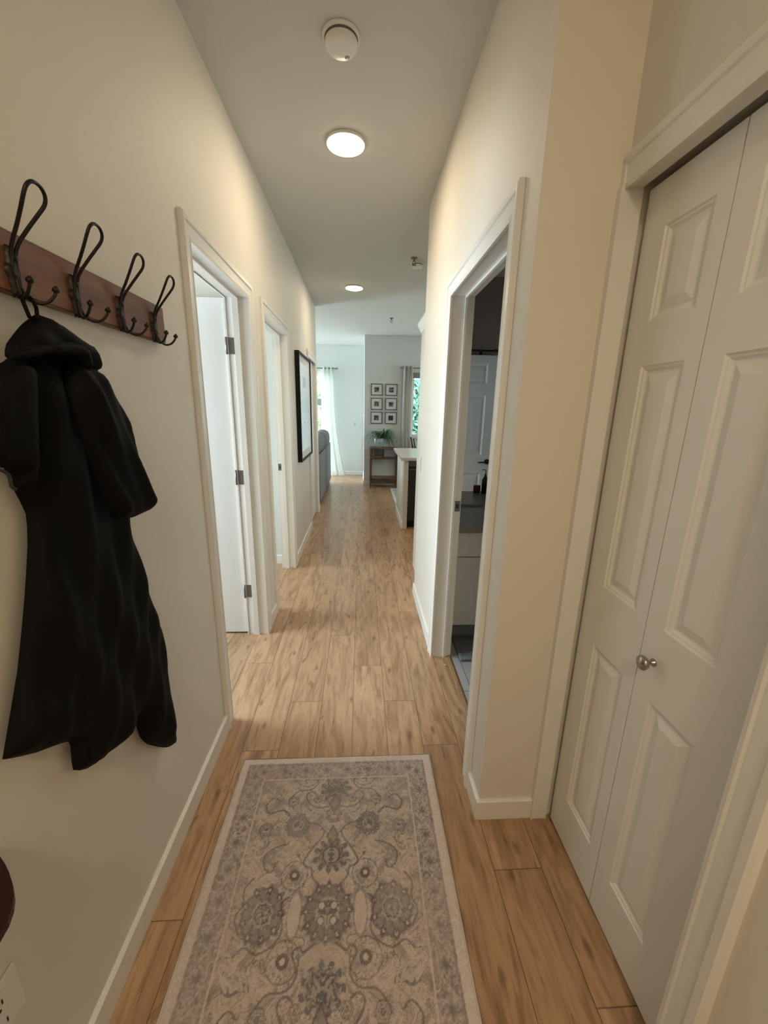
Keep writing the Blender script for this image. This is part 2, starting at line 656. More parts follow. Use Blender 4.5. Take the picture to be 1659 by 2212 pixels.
# bedroom and back room behind the left wall
mb = MB()
mb.box(-3.2, XL-TL, 2.50, 2.63, 0, H).box(-2.56, -2.46, YB, 1.55, 0, H).box(-2.56, -2.46, 2.45, 2.5, 0, H)
mb.box(-2.56, -2.46, 1.55, 2.45, 0, .75).box(-2.56, -2.46, 1.55, 2.45, 2.15, H)
mb.box(-2.56, XL-TL, YB-.1, YB, 0, H)
struct('wall_bedroom', mb, wall_m, 'pale walls of the daylit room behind the open white door', 'wall')
mb = MB()
mb.box(-3.2, XL-TL, 3.655, 3.76, 0, H).box(-3.2, -3.1, 2.63, 3.655, 0, .7).box(-3.2, -3.1, 2.63, 3.655, 2.1, H)
struct('wall_back_room', mb, far_m, 'pale wall seen through the second doorway', 'wall')
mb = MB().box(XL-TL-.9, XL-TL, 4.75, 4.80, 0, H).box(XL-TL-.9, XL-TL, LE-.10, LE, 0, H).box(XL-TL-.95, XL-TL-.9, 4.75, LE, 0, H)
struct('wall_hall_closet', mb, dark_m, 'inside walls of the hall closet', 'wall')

# living room walls
W1 = (-2.9, -0.60, 0.06, 2.215)       # patio window opening x0,x1,z0,z1
mb = MB()
mb.box(XLIV, W1[0], YW1, YW1+.12, 0, H).box(W1[1], XJ+.1, YW1, YW1+.12, 0, H)
mb.box(W1[0], W1[1], YW1, YW1+.12, W1[3], H).box(W1[0], W1[1], YW1, YW1+.12, 0, W1[2])
struct('wall_far', mb, far_m, 'pale far wall of the living area beside the white curtain', 'wall')
mb = MB()
W2 = (0.93, 2.3, 0.95, 2.13)
mb.box(XJ, W2[0], YW2, YW2+.14, 0, H).box(W2[1], XKIT, YW2, YW2+.14, 0, H)
mb.box(W2[0], W2[1], YW2, YW2+.14, W2[3], H).box(W2[0], W2[1], YW2, YW2+.14, 0, W2[2])
mb.box(XJ, XJ+.1, YW2+.14, YW1, 0, H)
struct('wall_pictures', mb, far_m, 'grey-beige wall holding the six small framed pictures', 'wall')
mb = MB()
mb.box(XLIV-.1, XLIV, LE-.1, 7.8, 0, H).box(XLIV-.1, XLIV, 8.87, YW1, 0, H).box(XLIV-.1, XLIV, 7.8, 8.87, 2.4, H).box(XLIV-.1, XLIV, 7.8, 8.87, 0, .38)
mb.box(XLIV, XL-TL-.95, LE-.1, LE, 0, H)
struct('wall_living_side', mb, far_m, 'side wall of the living area out of sight behind the sofa', 'wall')
mb = MB()
mb.box(XKIT, XKIT+.1, RE-.1, 5.8, 0, H).box(XKIT, XKIT+.1, 6.9, YW2+.14, 0, H).box(XKIT, XKIT+.1, 5.8, 6.9, 0, .9).box(XKIT, XKIT+.1, 5.8, 6.9, 2.2, H)  # unseen opening, added so sky light brightens the far floor and ceiling
struct('wall_kitchen_side', mb, far_m, 'side wall of the dining area with an unseen opening added to let in sky light', 'wall')

# ------------------------------------------------------------------ baseboards
BH, BT = 0.085, 0.012


def base_x(mb_, x, s, y0, y1):       # board on a wall of constant x, s = side it stands out to
    a_, b_ = (x, x+s*BT)
    mb_.prism([(a_, 0), (b_, 0), (b_, BH-.006), (a_+s*BT*.45, BH), (a_, BH)], 'Y', y0, y1)


def base_y(mb_, y, s, x0_, x1_):
    b_ = y+s*BT
    mb_.prism([(y, 0), (b_, 0), (b_, BH-.006), (y+s*BT*.45, BH), (y, BH)], 'X', x0_, x1_)


mb = MB()
for y0_, y1_ in ((YB, L1[0]-.072), (L1[1]+.072, L2[0]-.072), (L2[1]+.072, L3[0]-.072), (L3[1]+.072, LE)):
    base_x(mb, XL, 1, y0_, y1_)
struct('baseboard_left', mb, trim_m, 'white baseboard along the left hallway wall', 'baseboard')
mb = MB()
base_x(mb, XR, -1, RC, R1[0]-.072)
base_x(mb, XR, -1, R1[1]+.072, RE)
base_y(mb, RC, -1, XR-BT, XC-.012)
struct('baseboard_right', mb, trim_m, 'white baseboard wrapping the right wall and its projecting corner', 'baseboard')
mb = MB()
base_y(mb, YW1, -1, W1[1]+.1, XJ)
base_x(mb, XJ, -1, YW2, YW1-BT)
base_y(mb, YW2, -1, XJ-BT, XKIT)
struct('baseboard_far', mb, trim_m, 'white baseboard along the far walls', 'baseboard')
mb = MB()
base_y(mb, 3.655, -1, -3.1, XL-TL)
struct('baseboard_back_room', mb, trim_m, 'white baseboard inside the second doorway', 'baseboard')
mb = MB()
base_x(mb, XC, -1, YB, CN-.074)
struct('baseboard_closet', mb, trim_m, 'white baseboard beside the closet doors', 'baseboard')

# ------------------------------------------------------------------ door casings
PROF = [(-.004, 0), (-.004, .010), (0.006, .013), (.011, .010), (.028, .011), (.045, .013), (.050, .018), (.066, .019), (.072, .014), (.072, 0)]


def casing(mb_, x, s, y0_, y1_, zt, prof=PROF, legs=(True, True)):
    """mitred moulding round an opening in a wall of constant x standing out to side s"""
    rows = []
    for d, t in prof:
        pts = []
        if legs[0]:
            pts += [(y0_-d, 0)]
        pts += [(y0_-d, zt+d) if legs[0] else (y0_, zt+d), (y1_+d, zt+d) if legs[1] else (y1_, zt+d)]
        if legs[1]:
            pts += [(y1_+d, 0)]
        rows.append([mb_.bm.verts.new((x+s*t, yy, zz)) for yy, zz in pts])
    for A, B in zip(rows, rows[1:]):
        for k in range(len(A)-1):
            mb_.bm.faces.new((A[k], A[k+1], B[k+1], B[k]))
    for k in (0, -1):
        mb_.bm.faces.new([r[k] for r in rows])


def jamb(mb_, xa, xb, y0_, y1_, zt, stop=None, t=.012):
    mb_.box(xa, xb, y0_-t, y0_, 0, zt+t).box(xa, xb, y1_, y1_+t, 0, zt+t).box(xa, xb, y0_, y1_, zt, zt+t)
    if stop:
        a_, b_ = stop
        mb_.box(a_, b_, y0_, y0_+.01, 0, zt).box(a_, b_, y1_-.01, y1_, 0, zt).box(a_, b_, y0_+.01, y1_-.01, zt-.01, zt)


mb = MB()
casing(mb, XL, 1, *L1, ZI)
casing(mb, XL-TL, -1, *L1, ZI)
jamb(mb, XL-TL, XL, *L1, ZI, stop=(XL-.080, XL-.048))
struct('trim_1', mb, trim_m, 'white moulded casing of the nearest doorway on the left', 'door trim')
mb = MB()
casing(mb, XL, 1, *L2, ZI)
jamb(mb, XL-TL, XL, *L2, ZI, stop=(XL-.080, XL-.048))
t2 = struct('trim_2', mb, trim_m, 'white moulded casing of the second doorway on the left', 'door trim')
mb = MB()
casing(mb, XL, 1, *L3, ZI-.005)
jamb(mb, XL-TL, XL, *L3, ZI)
struct('trim_3', mb, trim_m, 'white casing of the hall closet beyond the framed picture', 'door trim')
mb = MB()
casing(mb, XR, -1, *R1, ZR)
jamb(mb, XR, XR+.112, *R1, ZR, stop=(XR+.064, XR+.076))
t4 = struct('trim_4', mb, trim_m, 'white moulded casing of the bathroom doorway', 'door trim')
mb = MB()
casing(mb, XC, -1, CN, CF, 2.003, legs=(True, False))
# board against the projecting corner, facing the viewer, and the head board
mb.box(XC-.016, XC+.038, CF, RC, 0, 2.06).box(XC-.021, XC-.0155, CF-.004, RC, 0, 2.003)
mb.box(XC, XC+.034, CN, CF, 2.003, 2.022).box(XC, XC+.09, CN-.012, CN, 0, 2.02)
struct('trim_5', mb, trim_m, 'white trim round the closet doors in the right foreground', 'door trim')

# strike plates (parts of their frames)


def strike(parent, x0_, x1_, y, s):
    q_ = MB().box(x0_, x1_, y-.0015 if s < 0 else y, y if s < 0 else y+.0015, .92, .98)
    o = q_.build('strike_plate', hinge_m, parent)
    xm = (x0_+x1_)/2
    MB().box(xm-.007, xm+.007, y-.0025, y+.0005, .938, .962).build('latch_hole', slot_m, o)


strike(t2, XL-TL+.005, XL-TL+.035, L2[1], -1)
strike(t4, XR+.077, XR+.108, R1[1], -1)
mb = MB().prism([(XR+.085, 0), (XR+.088, .006), (XR+.105, .009), (XR+.118, .004), (XR+.12, 0)], 'Y', R1[0], R1[1])
struct('trim_6', mb, thresh_m, 'narrow oak threshold strip in the bathroom doorway', 'threshold')

# ------------------------------------------------------------------ panel doors


def panel_face(bm, W, Ht, panels, d=0.0, outward=1):
    """sheet in (u,v) with moulded raised panels; returns verts as (u, v, depth)"""
    us = sorted({0, W} | {p[0] for p in panels} | {p[1] for p in panels})
    vs = sorted({0, Ht} | {p[2] for p in panels} | {p[3] for p in panels})
    vv = {}

    def V(u, v, w_):
        k = (round(u, 5), round(v, 5), round(w_, 5))
        if k not in vv:
            vv[k] = bm.verts.new(k)
        return vv[k]
    for i in range(len(us)-1):
        for j in range(len(vs)-1):
            u0, u1, v0, v1 = us[i], us[i+1], vs[j], vs[j+1]
            um, vm = (u0+u1)/2, (v0+v1)/2
            if any(p[0] < um < p[1] and p[2] < vm < p[3] for p in panels):
                continue
            bm.faces.new((V(u0, v0, 0), V(u1, v0, 0), V(u1, v1, 0), V(u0, v1, 0)))
    for (u0, u1, v0, v1) in panels:
        # split the outer ring at grid lines so that it shares vertices
        rings = [(0, 0), (.004, -.004), (.008, -.0045), (.014, -.009), (.019, -.0095), (.040, -.0025), (.042, -.0020)]
        prev = None
        for ins, dep in rings:
            cur = [V(u0+ins, v0+ins, dep), V(u1-ins, v0+ins, dep), V(u1-ins, v1-ins, dep), V(u0+ins, v1-ins, dep)]
            if prev:
                for k in range(4):
                    bm.faces.new((prev[k], prev[(k+1) % 4], cur[(k+1) % 4], cur[k]))
            prev = cur
        bm.faces.new(prev)


def panel_door(mb_, W, Ht, T, panels, M_, both=True):
    """M_ maps (u, v, depth) -> world; depth 0 is the front face, -T the back"""
    t = bmesh.new()
    panel_face(t, W, Ht, panels)
    mb_.merge(t, M_)
    t = bmesh.new()
    if both:
        panel_face(t, W, Ht, panels)
        for v in t.verts:
            v.co.z = -T-v.co.z
    else:
        vs = [t.verts.new(p) for p in ((0, 0, -T), (W, 0, -T), (W, Ht, -T), (0, Ht, -T))]
        t.faces.new(vs)
    mb_.merge(t, M_)
    t = bmesh.new()
    c0 = [t.verts.new(p) for p in ((0, 0, 0), (W, 0, 0), (W, Ht, 0), (0, Ht, 0))]
    c1 = [t.verts.new(p) for p in ((0, 0, -T), (W, 0, -T), (W, Ht, -T), (0, Ht, -T))]
    for k in range(4):
        t.faces.new((c0[k], c0[(k+1) % 4], c1[(k+1) % 4], c1[k]))
    mb_.merge(t, M_)


def MAT(o, u, v, d):
    return Matrix(((u[0], v[0], d[0], o[0]), (u[1], v[1], d[1], o[1]), (u[2], v[2], d[2], o[2]), (0, 0, 0, 1)))


# closet bifold, faces -X at x = .71
DX = .706
door1 = empty('door_1', (DX, .85, 0), 'white bifold closet door with raised panels in the right foreground', 'closet door', kind='structure')
Z0, Z1 = .012, 1.996
pz = [(.181, .786), (.975, 1.581), (1.686, 1.893)]


def leaf(y_far, y_near, cols, name='door_leaf'):
    q_ = MB()
    M_ = MAT((DX, y_far, Z0), (0, -1, 0), (0, 0, 1), (-1, 0, 0))
    pan = [(y_far-c0, y_far-c1, z0-Z0, z1-Z0) for (c0, c1) in cols for (z0, z1) in pz]
    panel_door(q_, y_far-y_near, Z1-Z0, .032, pan, M_, both=False)
    return q_.build(name, door_m, door1)


leaf(1.108, .849, [(1.031, .890)])
lf2 = leaf(.846, .567 - .03, [(.790, .652)])
q_ = MB()
q_.lathe([(0.0001, 0), (.0095, 0), (.0095, -.003), (.006, -.006), (.005, -.012), (.0075, -.017), (.0155, -.022), (.018, -.028), (.0165, -.033), (.010, -.036), (.0001, -.037)], (DX, .800, .885), 'X', 24)
q_.build('door_knob', nickel_m, lf2, label='round brushed nickel knob')

# bedroom door, open into the room, facing the viewer
door2 = empty('door_2', (XL-TL, L1[1]+.005, 0), 'white six-panel door standing open behind the nearest left doorway', 'door', kind='structure')
pz6 = [(.20, .82), (1.02, 1.62), (1.74, 1.94)]
W_ = .72
pan = [(u0, u1, z0-.012, z1-.012) for (u0, u1) in ((.148, .325), (.395, .572)) for (z0, z1) in pz6]
q_ = MB()
panel_door(q_, W_, 2.014, .035, pan, MAT((-.748, 2.408, .012), (-1, 0, 0), (0, 0, 1), (0, -1, 0)))
q_.build('door_slab', door_m, door2)
for z in (.268, 1.008, 1.742):
    q_ = MB().box(XL-TL-.008, XL-TL+.034, L1[1]-.0025, L1[1], z, z+.085)
    q_.tube([(XL-TL-.01, L1[1]-.004, z-.002), (XL-TL-.01, L1[1]-.004, z+.087)], .006, 10)
    for dz in (.018, .067):
        q_.tube([(XL-TL+.008, L1[1]-.0045, z+dz), (XL-TL+.008, L1[1]-.0020, z+dz)], .0045, 8)
    q_.build('hinge', hinge_m, door2, label='dark pewter hinge')

# bathroom door, swung against the near bathroom wall, seen in the mirror
door3 = empty('door_3', (.62, 1.32, 0), 'white panel door of the bathroom, reflected in the bathroom mirror', 'door', kind='structure')
pan = [(u0, u1, z0-.012, z1-.012) for (u0, u1) in ((.125, .345), (.455, .675)) for (z0, z1) in ((.20, .80), (1.0, 1.62), (1.74, 1.93))]
q_ = MB()
panel_door(q_, .80, 2.00, .035, pan, MAT((.62, 1.318, .012), (1, 0, 0), (0, 0, 1), (0, 1, 0)))
q_.build('door_slab', door_m, door3)
q_ = MB().tube([(1.36, 1.316, .93), (1.36, 1.37, .93)], .011, 10).tube([(1.365, 1.365, .93), (1.25, 1.368, .925)], [.009, .007], 10)
q_.lathe([(0.0001, .0), (.028, 0), (.028, .008), (.0001, .01)], (1.36, 1.318, .93), 'Y', 20)
q_.build('door_handle', black_m, door3, label='black lever handle')
q_ = MB().tube([(.60, 1.345, 2.052), (1.33, 1.345, 2.052)], .010, 10).tube([(1.33, 1.345, 2.052), (1.45, 1.345, 2.052)], .016, 12)
for x in (.8, 1.2):
    q_.box(x-.012, x+.012, 1.278, 1.345, 2.0135, 2.0165).box(x-.012, x+.012, 1.340, 1.345, 2.0135, 2.052)
    q_.box(x-.012, x+.012, 1.278, 1.281, 1.97, 2.0165)
q_.build('over_door_rack', black_m, label='black bar hooked over the top of the bathroom door', cat='rack')

# hall closet door (closed, mostly behind the framed picture)
door4 = empty('door_4', (XL-.03, L3[0], 0), 'white panel closet door in the left wall beyond the framed picture', 'closet door', kind='structure')
for y_far, y_near in ((L3[1]-.004, (L3[0]+L3[1])/2+.001), ((L3[0]+L3[1])/2-.001, L3[0]+.004)):
    q_ = MB()
    wl = y_far-y_near
    pan = [(.09, wl-.09, z0, z1) for (z0, z1) in ((.18, .78), (.97, 1.57), (1.68, 1.88))]
    panel_door(q_, wl, 2.0, .03, pan, MAT((XL-.028, y_near, .015), (0, 1, 0), (0, 0, 1), (1, 0, 0)), both=False)
    q_.build('door_leaf', door_m, door4)

# ------------------------------------------------------------------ ceiling lights


def ceiling_lamp(loc, r, m, label, group=None):
    e = empty('ceiling_light', loc, label, 'ceiling light', group)
    x, y, z = loc
    MB().lathe([(0.0001, 0), (r, 0), (r+.002, -.002), (r+.002, -.014), (r-.002, -.0165), (r-.004, -.012), (0.0001, -.012)], loc, 'Z', 48).build('rim', plastic_m, e)
    MB().lathe([(r-.0025, -.013), (r-.003, -.018), (r-.012, -.021), (r*.5, -.0235), (0.0001, -.024)], loc, 'Z', 48).build('diffuser', m, e)
    return e


ceiling_lamp((-.086, 2.40, H), .095, lamp_m, 'round flush white ceiling light, the nearer and larger one in the hallway')
ceiling_lamp((-.089, 4.86, H), .095, lamp_m, 'round flush white ceiling light, the smaller one near the end of the hallway')
ceiling_lamp((1.75, 4.75, H), .16, added_kitchen_lamp_m, 'round flush ceiling light added out of sight over the kitchen')  # unseen lamp, added to throw warm light onto the left wall
ceiling_lamp((-0.05, -1.05, H), .165, entry_lamp_m, 'round flush ceiling light of the entry behind the viewer')

# smoke detectors, sprinklers


def detector(loc, s=1.0, label='', rot=0):
    e = empty('smoke_detector', loc, label, 'smoke detector')
    MB().lathe([(0.0001, 0), (.068*s, 0), (.069*s, -.004), (.068*s, -.010), (.060*s, -.011)], loc, 'Z', 40).build('base_ring', plastic_m, e)
    MB().lathe([(.060*s, -.008), (.0565*s, -.012), (.0565*s, -.019)], loc, 'Z', 40).build('vent_gap', grey_plastic_m, e)
    q_ = MB().lathe([(.0585*s, -.018), (.0585*s, -.030), (.054*s, -.036), (.03*s, -.039), (.0001, -.040)], loc, 'Z', 40)
    x, y, z = loc
    q_.build('cover', plastic_m, e)
    MB().lathe([(0.0001, -.0395), (.010*s, -.0395), (.009*s, -.043), (0.0001, -.0435)], (x+.02*s, y+.034*s, z+.003), 'Z', 16).build('test_button', mat('button_grey', (.35, .34, .31), .4), e)
    return e


detector((-.080, 1.815, H), 1.0, 'round white smoke detector on the ceiling nearest the viewer')
detector((.50, 4.06, H), .85, 'white disc detector on the ceiling half hidden by the right wall')


def sprinkler(loc, label):
    e = empty('fire_sprinkler', loc, label, 'sprinkler', 'ceiling sprinklers')
    x, y, z = loc
    MB().lathe([(0.0001, 0), (.030, 0), (.028, -.005), (.012, -.008), (.0001, -.008)], loc, 'Z', 20).build('escutcheon', hinge_m, e)
    q_ = MB().tube([(x, y, z-.006), (x, y, z-.03)], .008, 8)
    for s in (-1, 1):
        q_.tube([(x+s*.008, y, z-.028), (x+s*.016, y, z-.040), (x+s*.005, y, z-.056)], .003, 6)
    q_.lathe([(0.0001, -.056), (.019, -.056), (.019, -.059), (.0001, -.059)], loc, 'Z', 12)
    q_.build('head', hinge_m, e)


sprinkler((.455, 3.93, H), 'small metal fire sprinkler on the ceiling nearer the hallway')
sprinkler((.43, 6.35, H), 'small metal fire sprinkler on the ceiling farther off in the living area')

# ------------------------------------------------------------------ coat rack and its hooks
rack = empty('coat_rack', (XL, .8, 1.69), 'rustic red-brown wooden board with four black iron hooks on the left wall', 'coat rack')
zt, zb = 1.745, 1.644
q_ = MB()
t = bmesh.new()
x0, x1, y0_, y1_ = XL, XL+.022, .02, 1.345
vs = [t.verts.new(p) for p in ((x0, y0_, zb), (x1, y0_, zb), (x1, y1_, zb), (x0, y1_, zb), (x0, y0_, zt), (x1, y0_, zt), (x1, y1_, zt), (x0, y1_, zt))]
for f in ((0, 3, 2, 1), (4, 5, 6, 7), (0, 1, 5, 4), (1, 2, 6, 5), (2, 3, 7, 6), (3, 0, 4, 7)):
    t.faces.new([vs[i] for i in f])
bmesh.ops.bevel(t, geom=list(t.edges), offset=.003, segments=2, affect='EDGES')
q_.merge(t)
q_.build('board', rack_m, rack)


def hook(yc):
    q_ = MB()
    # upper wire loop, leaning out of the wall
    p = [(-.592, -.003, 1.655), (-.590, -.004, 1.70), (-.583, -.006, 1.722), (-.566, -.011, 1.748), (-.551, -.017, 1.770), (-.540, -.0215, 1.787), (-.535, -.0195, 1.799), (-.533, -.011, 1.8075), (-.533, 0, 1.810)]
    full = p+[(x, -y, z) for x, y, z in p[::-1][1:]]
    pts = smooth_path([(x, yc+y, z) for x, y, z in full], 3)
    q_.tube(pts, .0031, 8)
    # two lower prongs
    for s in (-1, 1):
        pr_ = [(-.590, s*.002, 1.672), (-.588, s*.004, 1.650), (-.584, s*.009, 1.639), (-.574, s*.017, 1.6335), (-.562, s*.024, 1.638), (-.553, s*.028, 1.649), (-.550, s*.029, 1.656)]
        q_.tube(smooth_path([(x, yc+y, z) for x, y, z in pr_], 3), .0027, 8)
        q_.ball((-.5495, yc+s*.0292, 1.659), .0062, (1, 1, .85), 8)
        q_.ball((-.5485, yc+s*.0294, 1.6635), .0035, (1, 1, .8), 6)
    hk = q_.build('hook', iron_m, rack, label='black wire coat hook with a tall loop and two short prongs')
    # cast back plate with a wavy outline
    n = 40
    out = []
    for k in range(n):
        tt = 2*pi*k/n
        wv = 1+.16*cos(6*tt)+.10*cos(10*tt+.6)
        out.append((yc+.0125*wv*cos(tt), 1.678+.038*wv*sin(tt)))
    q_ = MB()
    bm = q_.bm
    A = [bm.verts.new((-.598, y, z)) for y, z in out]
    B = [bm.verts.new((-.593, yc+(y-yc)*.9, 1.678+(z-1.678)*.96)) for y, z in out]
    Cc = [bm.verts.new((-.5885, yc+(y-yc)*.45, 1.678+(z-1.678)*.8)) for y, z in out]
    for P_, Q_ in ((A, B), (B, Cc)):
        for k in range(n):
            f = bm.faces.new((P_[k], P_[(k+1) % n], Q_[(k+1) % n], Q_[k]))
            f.smooth = True
    bm.faces.new(Cc)
    q_.ball((-.588, yc, 1.700), .006, (.6, 1, 1), 6).ball((-.588, yc, 1.655), .005, (.6, 1, 1), 6)
    q_.build('back_plate', iron_m, hk)


def smooth_path(pts, sub):
    pts = [Vector(p) for p in pts]
    out = []
    n = len(pts)
    for i in range(n-1):
        p0, p1, p2, p3 = pts[max(i-1, 0)], pts[i], pts[i+1], pts[min(i+2, n-1)]
        for k in range(sub):
            t = k/sub
            out.append(0.5*((2*p1)+(-p0+p2)*t+(2*p0-5*p1+4*p2-p3)*t*t+(-p0+3*p1-3*p2+p3)*t**3))
    out.append(pts[-1])
    return out


for yc in (.794, .946, 1.107, 1.270):
    hook(yc)

# ------------------------------------------------------------------ black coat


def cloth_shape(poly, xb, T, Rr_, folds, step=.012, noise_seed=0, sm=2):
    """garment panel: outline in (y,z), rounded thickness and folds towards +x"""
    pts = smooth_closed(poly, sm)
    n = len(pts)
    ys_, zs = [p[0] for p in pts], [p[1] for p in pts]
    inner = []
    P = np.array(pts)
    Q = np.roll(P, -1, 0)

    def dist(y, z):
        d = Q-P
        t = ((y-P[:, 0])*d[:, 0]+(z-P[:, 1])*d[:, 1])/np.maximum((d**2).sum(1), 1e-12)
        t = np.clip(t, 0, 1)
        return np.hypot(P[:, 0]+t*d[:, 0]-y, P[:, 1]+t*d[:, 1]-z).min()

    def inside(y, z):
        a1, b1 = P[:, 1], Q[:, 1]
        cnd = (a1 > z) != (b1 > z)
        xx = P[:, 0]+(z-a1)/np.where(cnd, b1-a1, 1)*(Q[:, 0]-P[:, 0])
        return (np.sum(cnd & (y < xx)) % 2) == 1
    y = min(ys_)
    while y < max(ys_):
        z = min(zs)
        while z < max(zs):
            if inside(y, z) and dist(y, z) > step*.55:
                inner.append((y, z))
            z += step
        y += step
    allp = [Vector(p) for p in pts]+[Vector(p) for p in inner]
    vs_, es, fs, _, _, _ = delaunay_2d_cdt(allp, [(i, (i+1) % n) for i in range(n)], [], 1, 1e-6)
    q_ = MB()
    bm = q_.bm
    front, back = [], []
    for v in vs_:
        d = dist(v[0], v[1])
        k = min(d/Rr_, 1)
        th = T*sqrt(max(0, 1-(1-k)**2))
        fo = 0
        for (amp, fr, ph, slope, zf) in folds:
            fo += amp*sin(fr*((v[0]-.8)+slope*(v[1]-1.2))+ph+.8*sin(zf*v[1]))
        th += fo*min(1, d/.03)
        front.append(bm.verts.new((xb+max(th, .002), v[0], v[1])))
        back.append(bm.verts.new((xb-.002 if d > .004 else xb, v[0], v[1])))
    used = {}
    for f in fs:
        a_ = bm.faces.new([front[i] for i in f])
        a_.smooth = True
        b2 = bm.faces.new([back[i] for i in f][::-1])
        for i in range(len(f)):
            e = (f[i], f[(i+1) % len(f)])
            used[e] = used.get(e, 0)+1
    for (i, j) in list(used):
        if (j, i) not in used:
            bm.faces.new((front[j], front[i], back[i], back[j])).smooth = True
    return q_


def smooth_closed(poly, sub):
    n = len(poly)
    pts = [Vector((p[0], p[1])) for p in poly]
    out = []
    for i in range(n):
        p0, p1, p2, p3 = pts[i-1], pts[i], pts[(i+1) % n], pts[(i+2) % n]
        for k in range(sub):
            t = k/sub
            s = 0.5
            m1, m2 = (p2-p0)*s*.6, (p3-p1)*s*.6
            h = (2*t**3-3*t**2+1)*p1+(t**3-2*t**2+t)*m1+(-2*t**3+3*t**2)*p2+(t**3-t**2)*m2
            out.append((h.x, h.y))
    return out


coat = empty('coat', (-.58, .8, 1.6), 'long black hooded coat hanging from the nearest hook of the rack', 'coat')
BODY = [(0.732, 1.521), (0.769, 1.541), (0.853, 1.558), (0.964, 1.544), (1.004, 1.486), (1.052, 1.427), (1.051, 1.318), (0.992, 1.186), (1.016, 1.073), (1.045, 0.931), (1.074, 0.841), (1.087, 0.725), (1.09, 0.592), (1.083, 0.441), (1.065, 0.419), (1.026, 0.454), (0.958, 0.533), (0.929, 0.59), (0.922, 0.653), (0.91, 0.668), (0.894, 0.645), (0.875, 0.656), (0.871, 0.646), (0.835, 0.653), (0.788, 0.667), (0.738, 0.687), (0.705, 0.719), (0.709, 0.761), (0.708, 0.79), (0.636, 0.835), (0.58, 0.878), (0.581, 0.891), (0.638, 1.007), (0.681, 1.118), (0.712, 1.212), (0.723, 1.27), (0.708, 1.319), (0.697, 1.365), (0.694, 1.44)]
SLL = [(0.72, 1.533), (0.748, 1.516), (0.731, 1.44), (0.715, 1.362), (0.702, 1.325), (0.687, 1.318), (0.679, 1.331), (0.679, 1.352), (0.656, 1.364), (0.62, 1.375), (0.633, 1.455), (0.667, 1.502)]
SLR = [(0.846, 1.541), (0.919, 1.531), (0.95, 1.485), (0.989, 1.429), (1.013, 1.348), (1.037, 1.272), (1.059, 1.241), (1.071, 1.216), (1.052, 1.198), (0.989, 1.192), (0.921, 1.202), (0.894, 1.222), (0.862, 1.304), (0.83, 1.402), (0.818, 1.481)]
HOOD = [(0.783, 1.602), (0.804, 1.615), (0.833, 1.611), (0.892, 1.591), (0.927, 1.584), (0.937, 1.556), (0.943, 1.53), (0.867, 1.542), (0.796, 1.542), (0.738, 1.529), (0.72, 1.535), (0.728, 1.555), (0.763, 1.588)]
cloth_shape(BODY, -.600, .045, .09, [(.007, 46, 0, .25, 7), (.004, 90, 1, -.2, 11)]).build('body', coat_m, coat)
cloth_shape(SLR, -.565, .042, .055, [(.006, 60, 1.2, .55, 9), (.0035, 120, 0, .4, 15)], step=.010).build('sleeve', coat_m, coat)
cloth_shape(SLL, -.570, .035, .04, [(.004, 70, .3, -.3, 9)], step=.010).build('sleeve', coat_m, coat)
cloth_shape(HOOD, -.578, .035, .035, [(.004, 50, .3, 1.5, 9)], step=.008).build('hood', coat_m, coat)
# folded edge of the hood and the cuff facing
COLLAR = [(0.69, 1.526), (0.71, 1.543), (0.768, 1.563), (0.835, 1.576), (0.873, 1.572), (0.882, 1.537), (0.869, 1.522), (0.847, 1.549), (0.78, 1.546), (0.731, 1.533)]
cloth_shape(COLLAR, -.552, .022, .02, [(.002, 60, .3, 1.5, 9)], step=.007).build('hood_edge', coat_m, coat)
q_ = MB().tube(smooth_path([(-.560, .60, 1.379), (-.556, .632, 1.366), (-.553, .650, 1.353), (-.556, .655, 1.334), (-.562, .668, 1.326)], 4), .0028, 8)
q_.build('cuff_lining', coat2_m, coat, label='charcoal lining edge at the cuff')
q_ = MB()
q_.tube(smooth_path([(-.566, .772, 1.603), (-.575, .776, 1.630), (-.583, .788, 1.6405), (-.578, .797, 1.6405), (-.572, .799, 1.625), (-.566, .788, 1.603)], 4), .0032, 6)
q_.build('hanging_loop', coat_m, coat)

# ------------------------------------------------------------------ rug with woven pattern


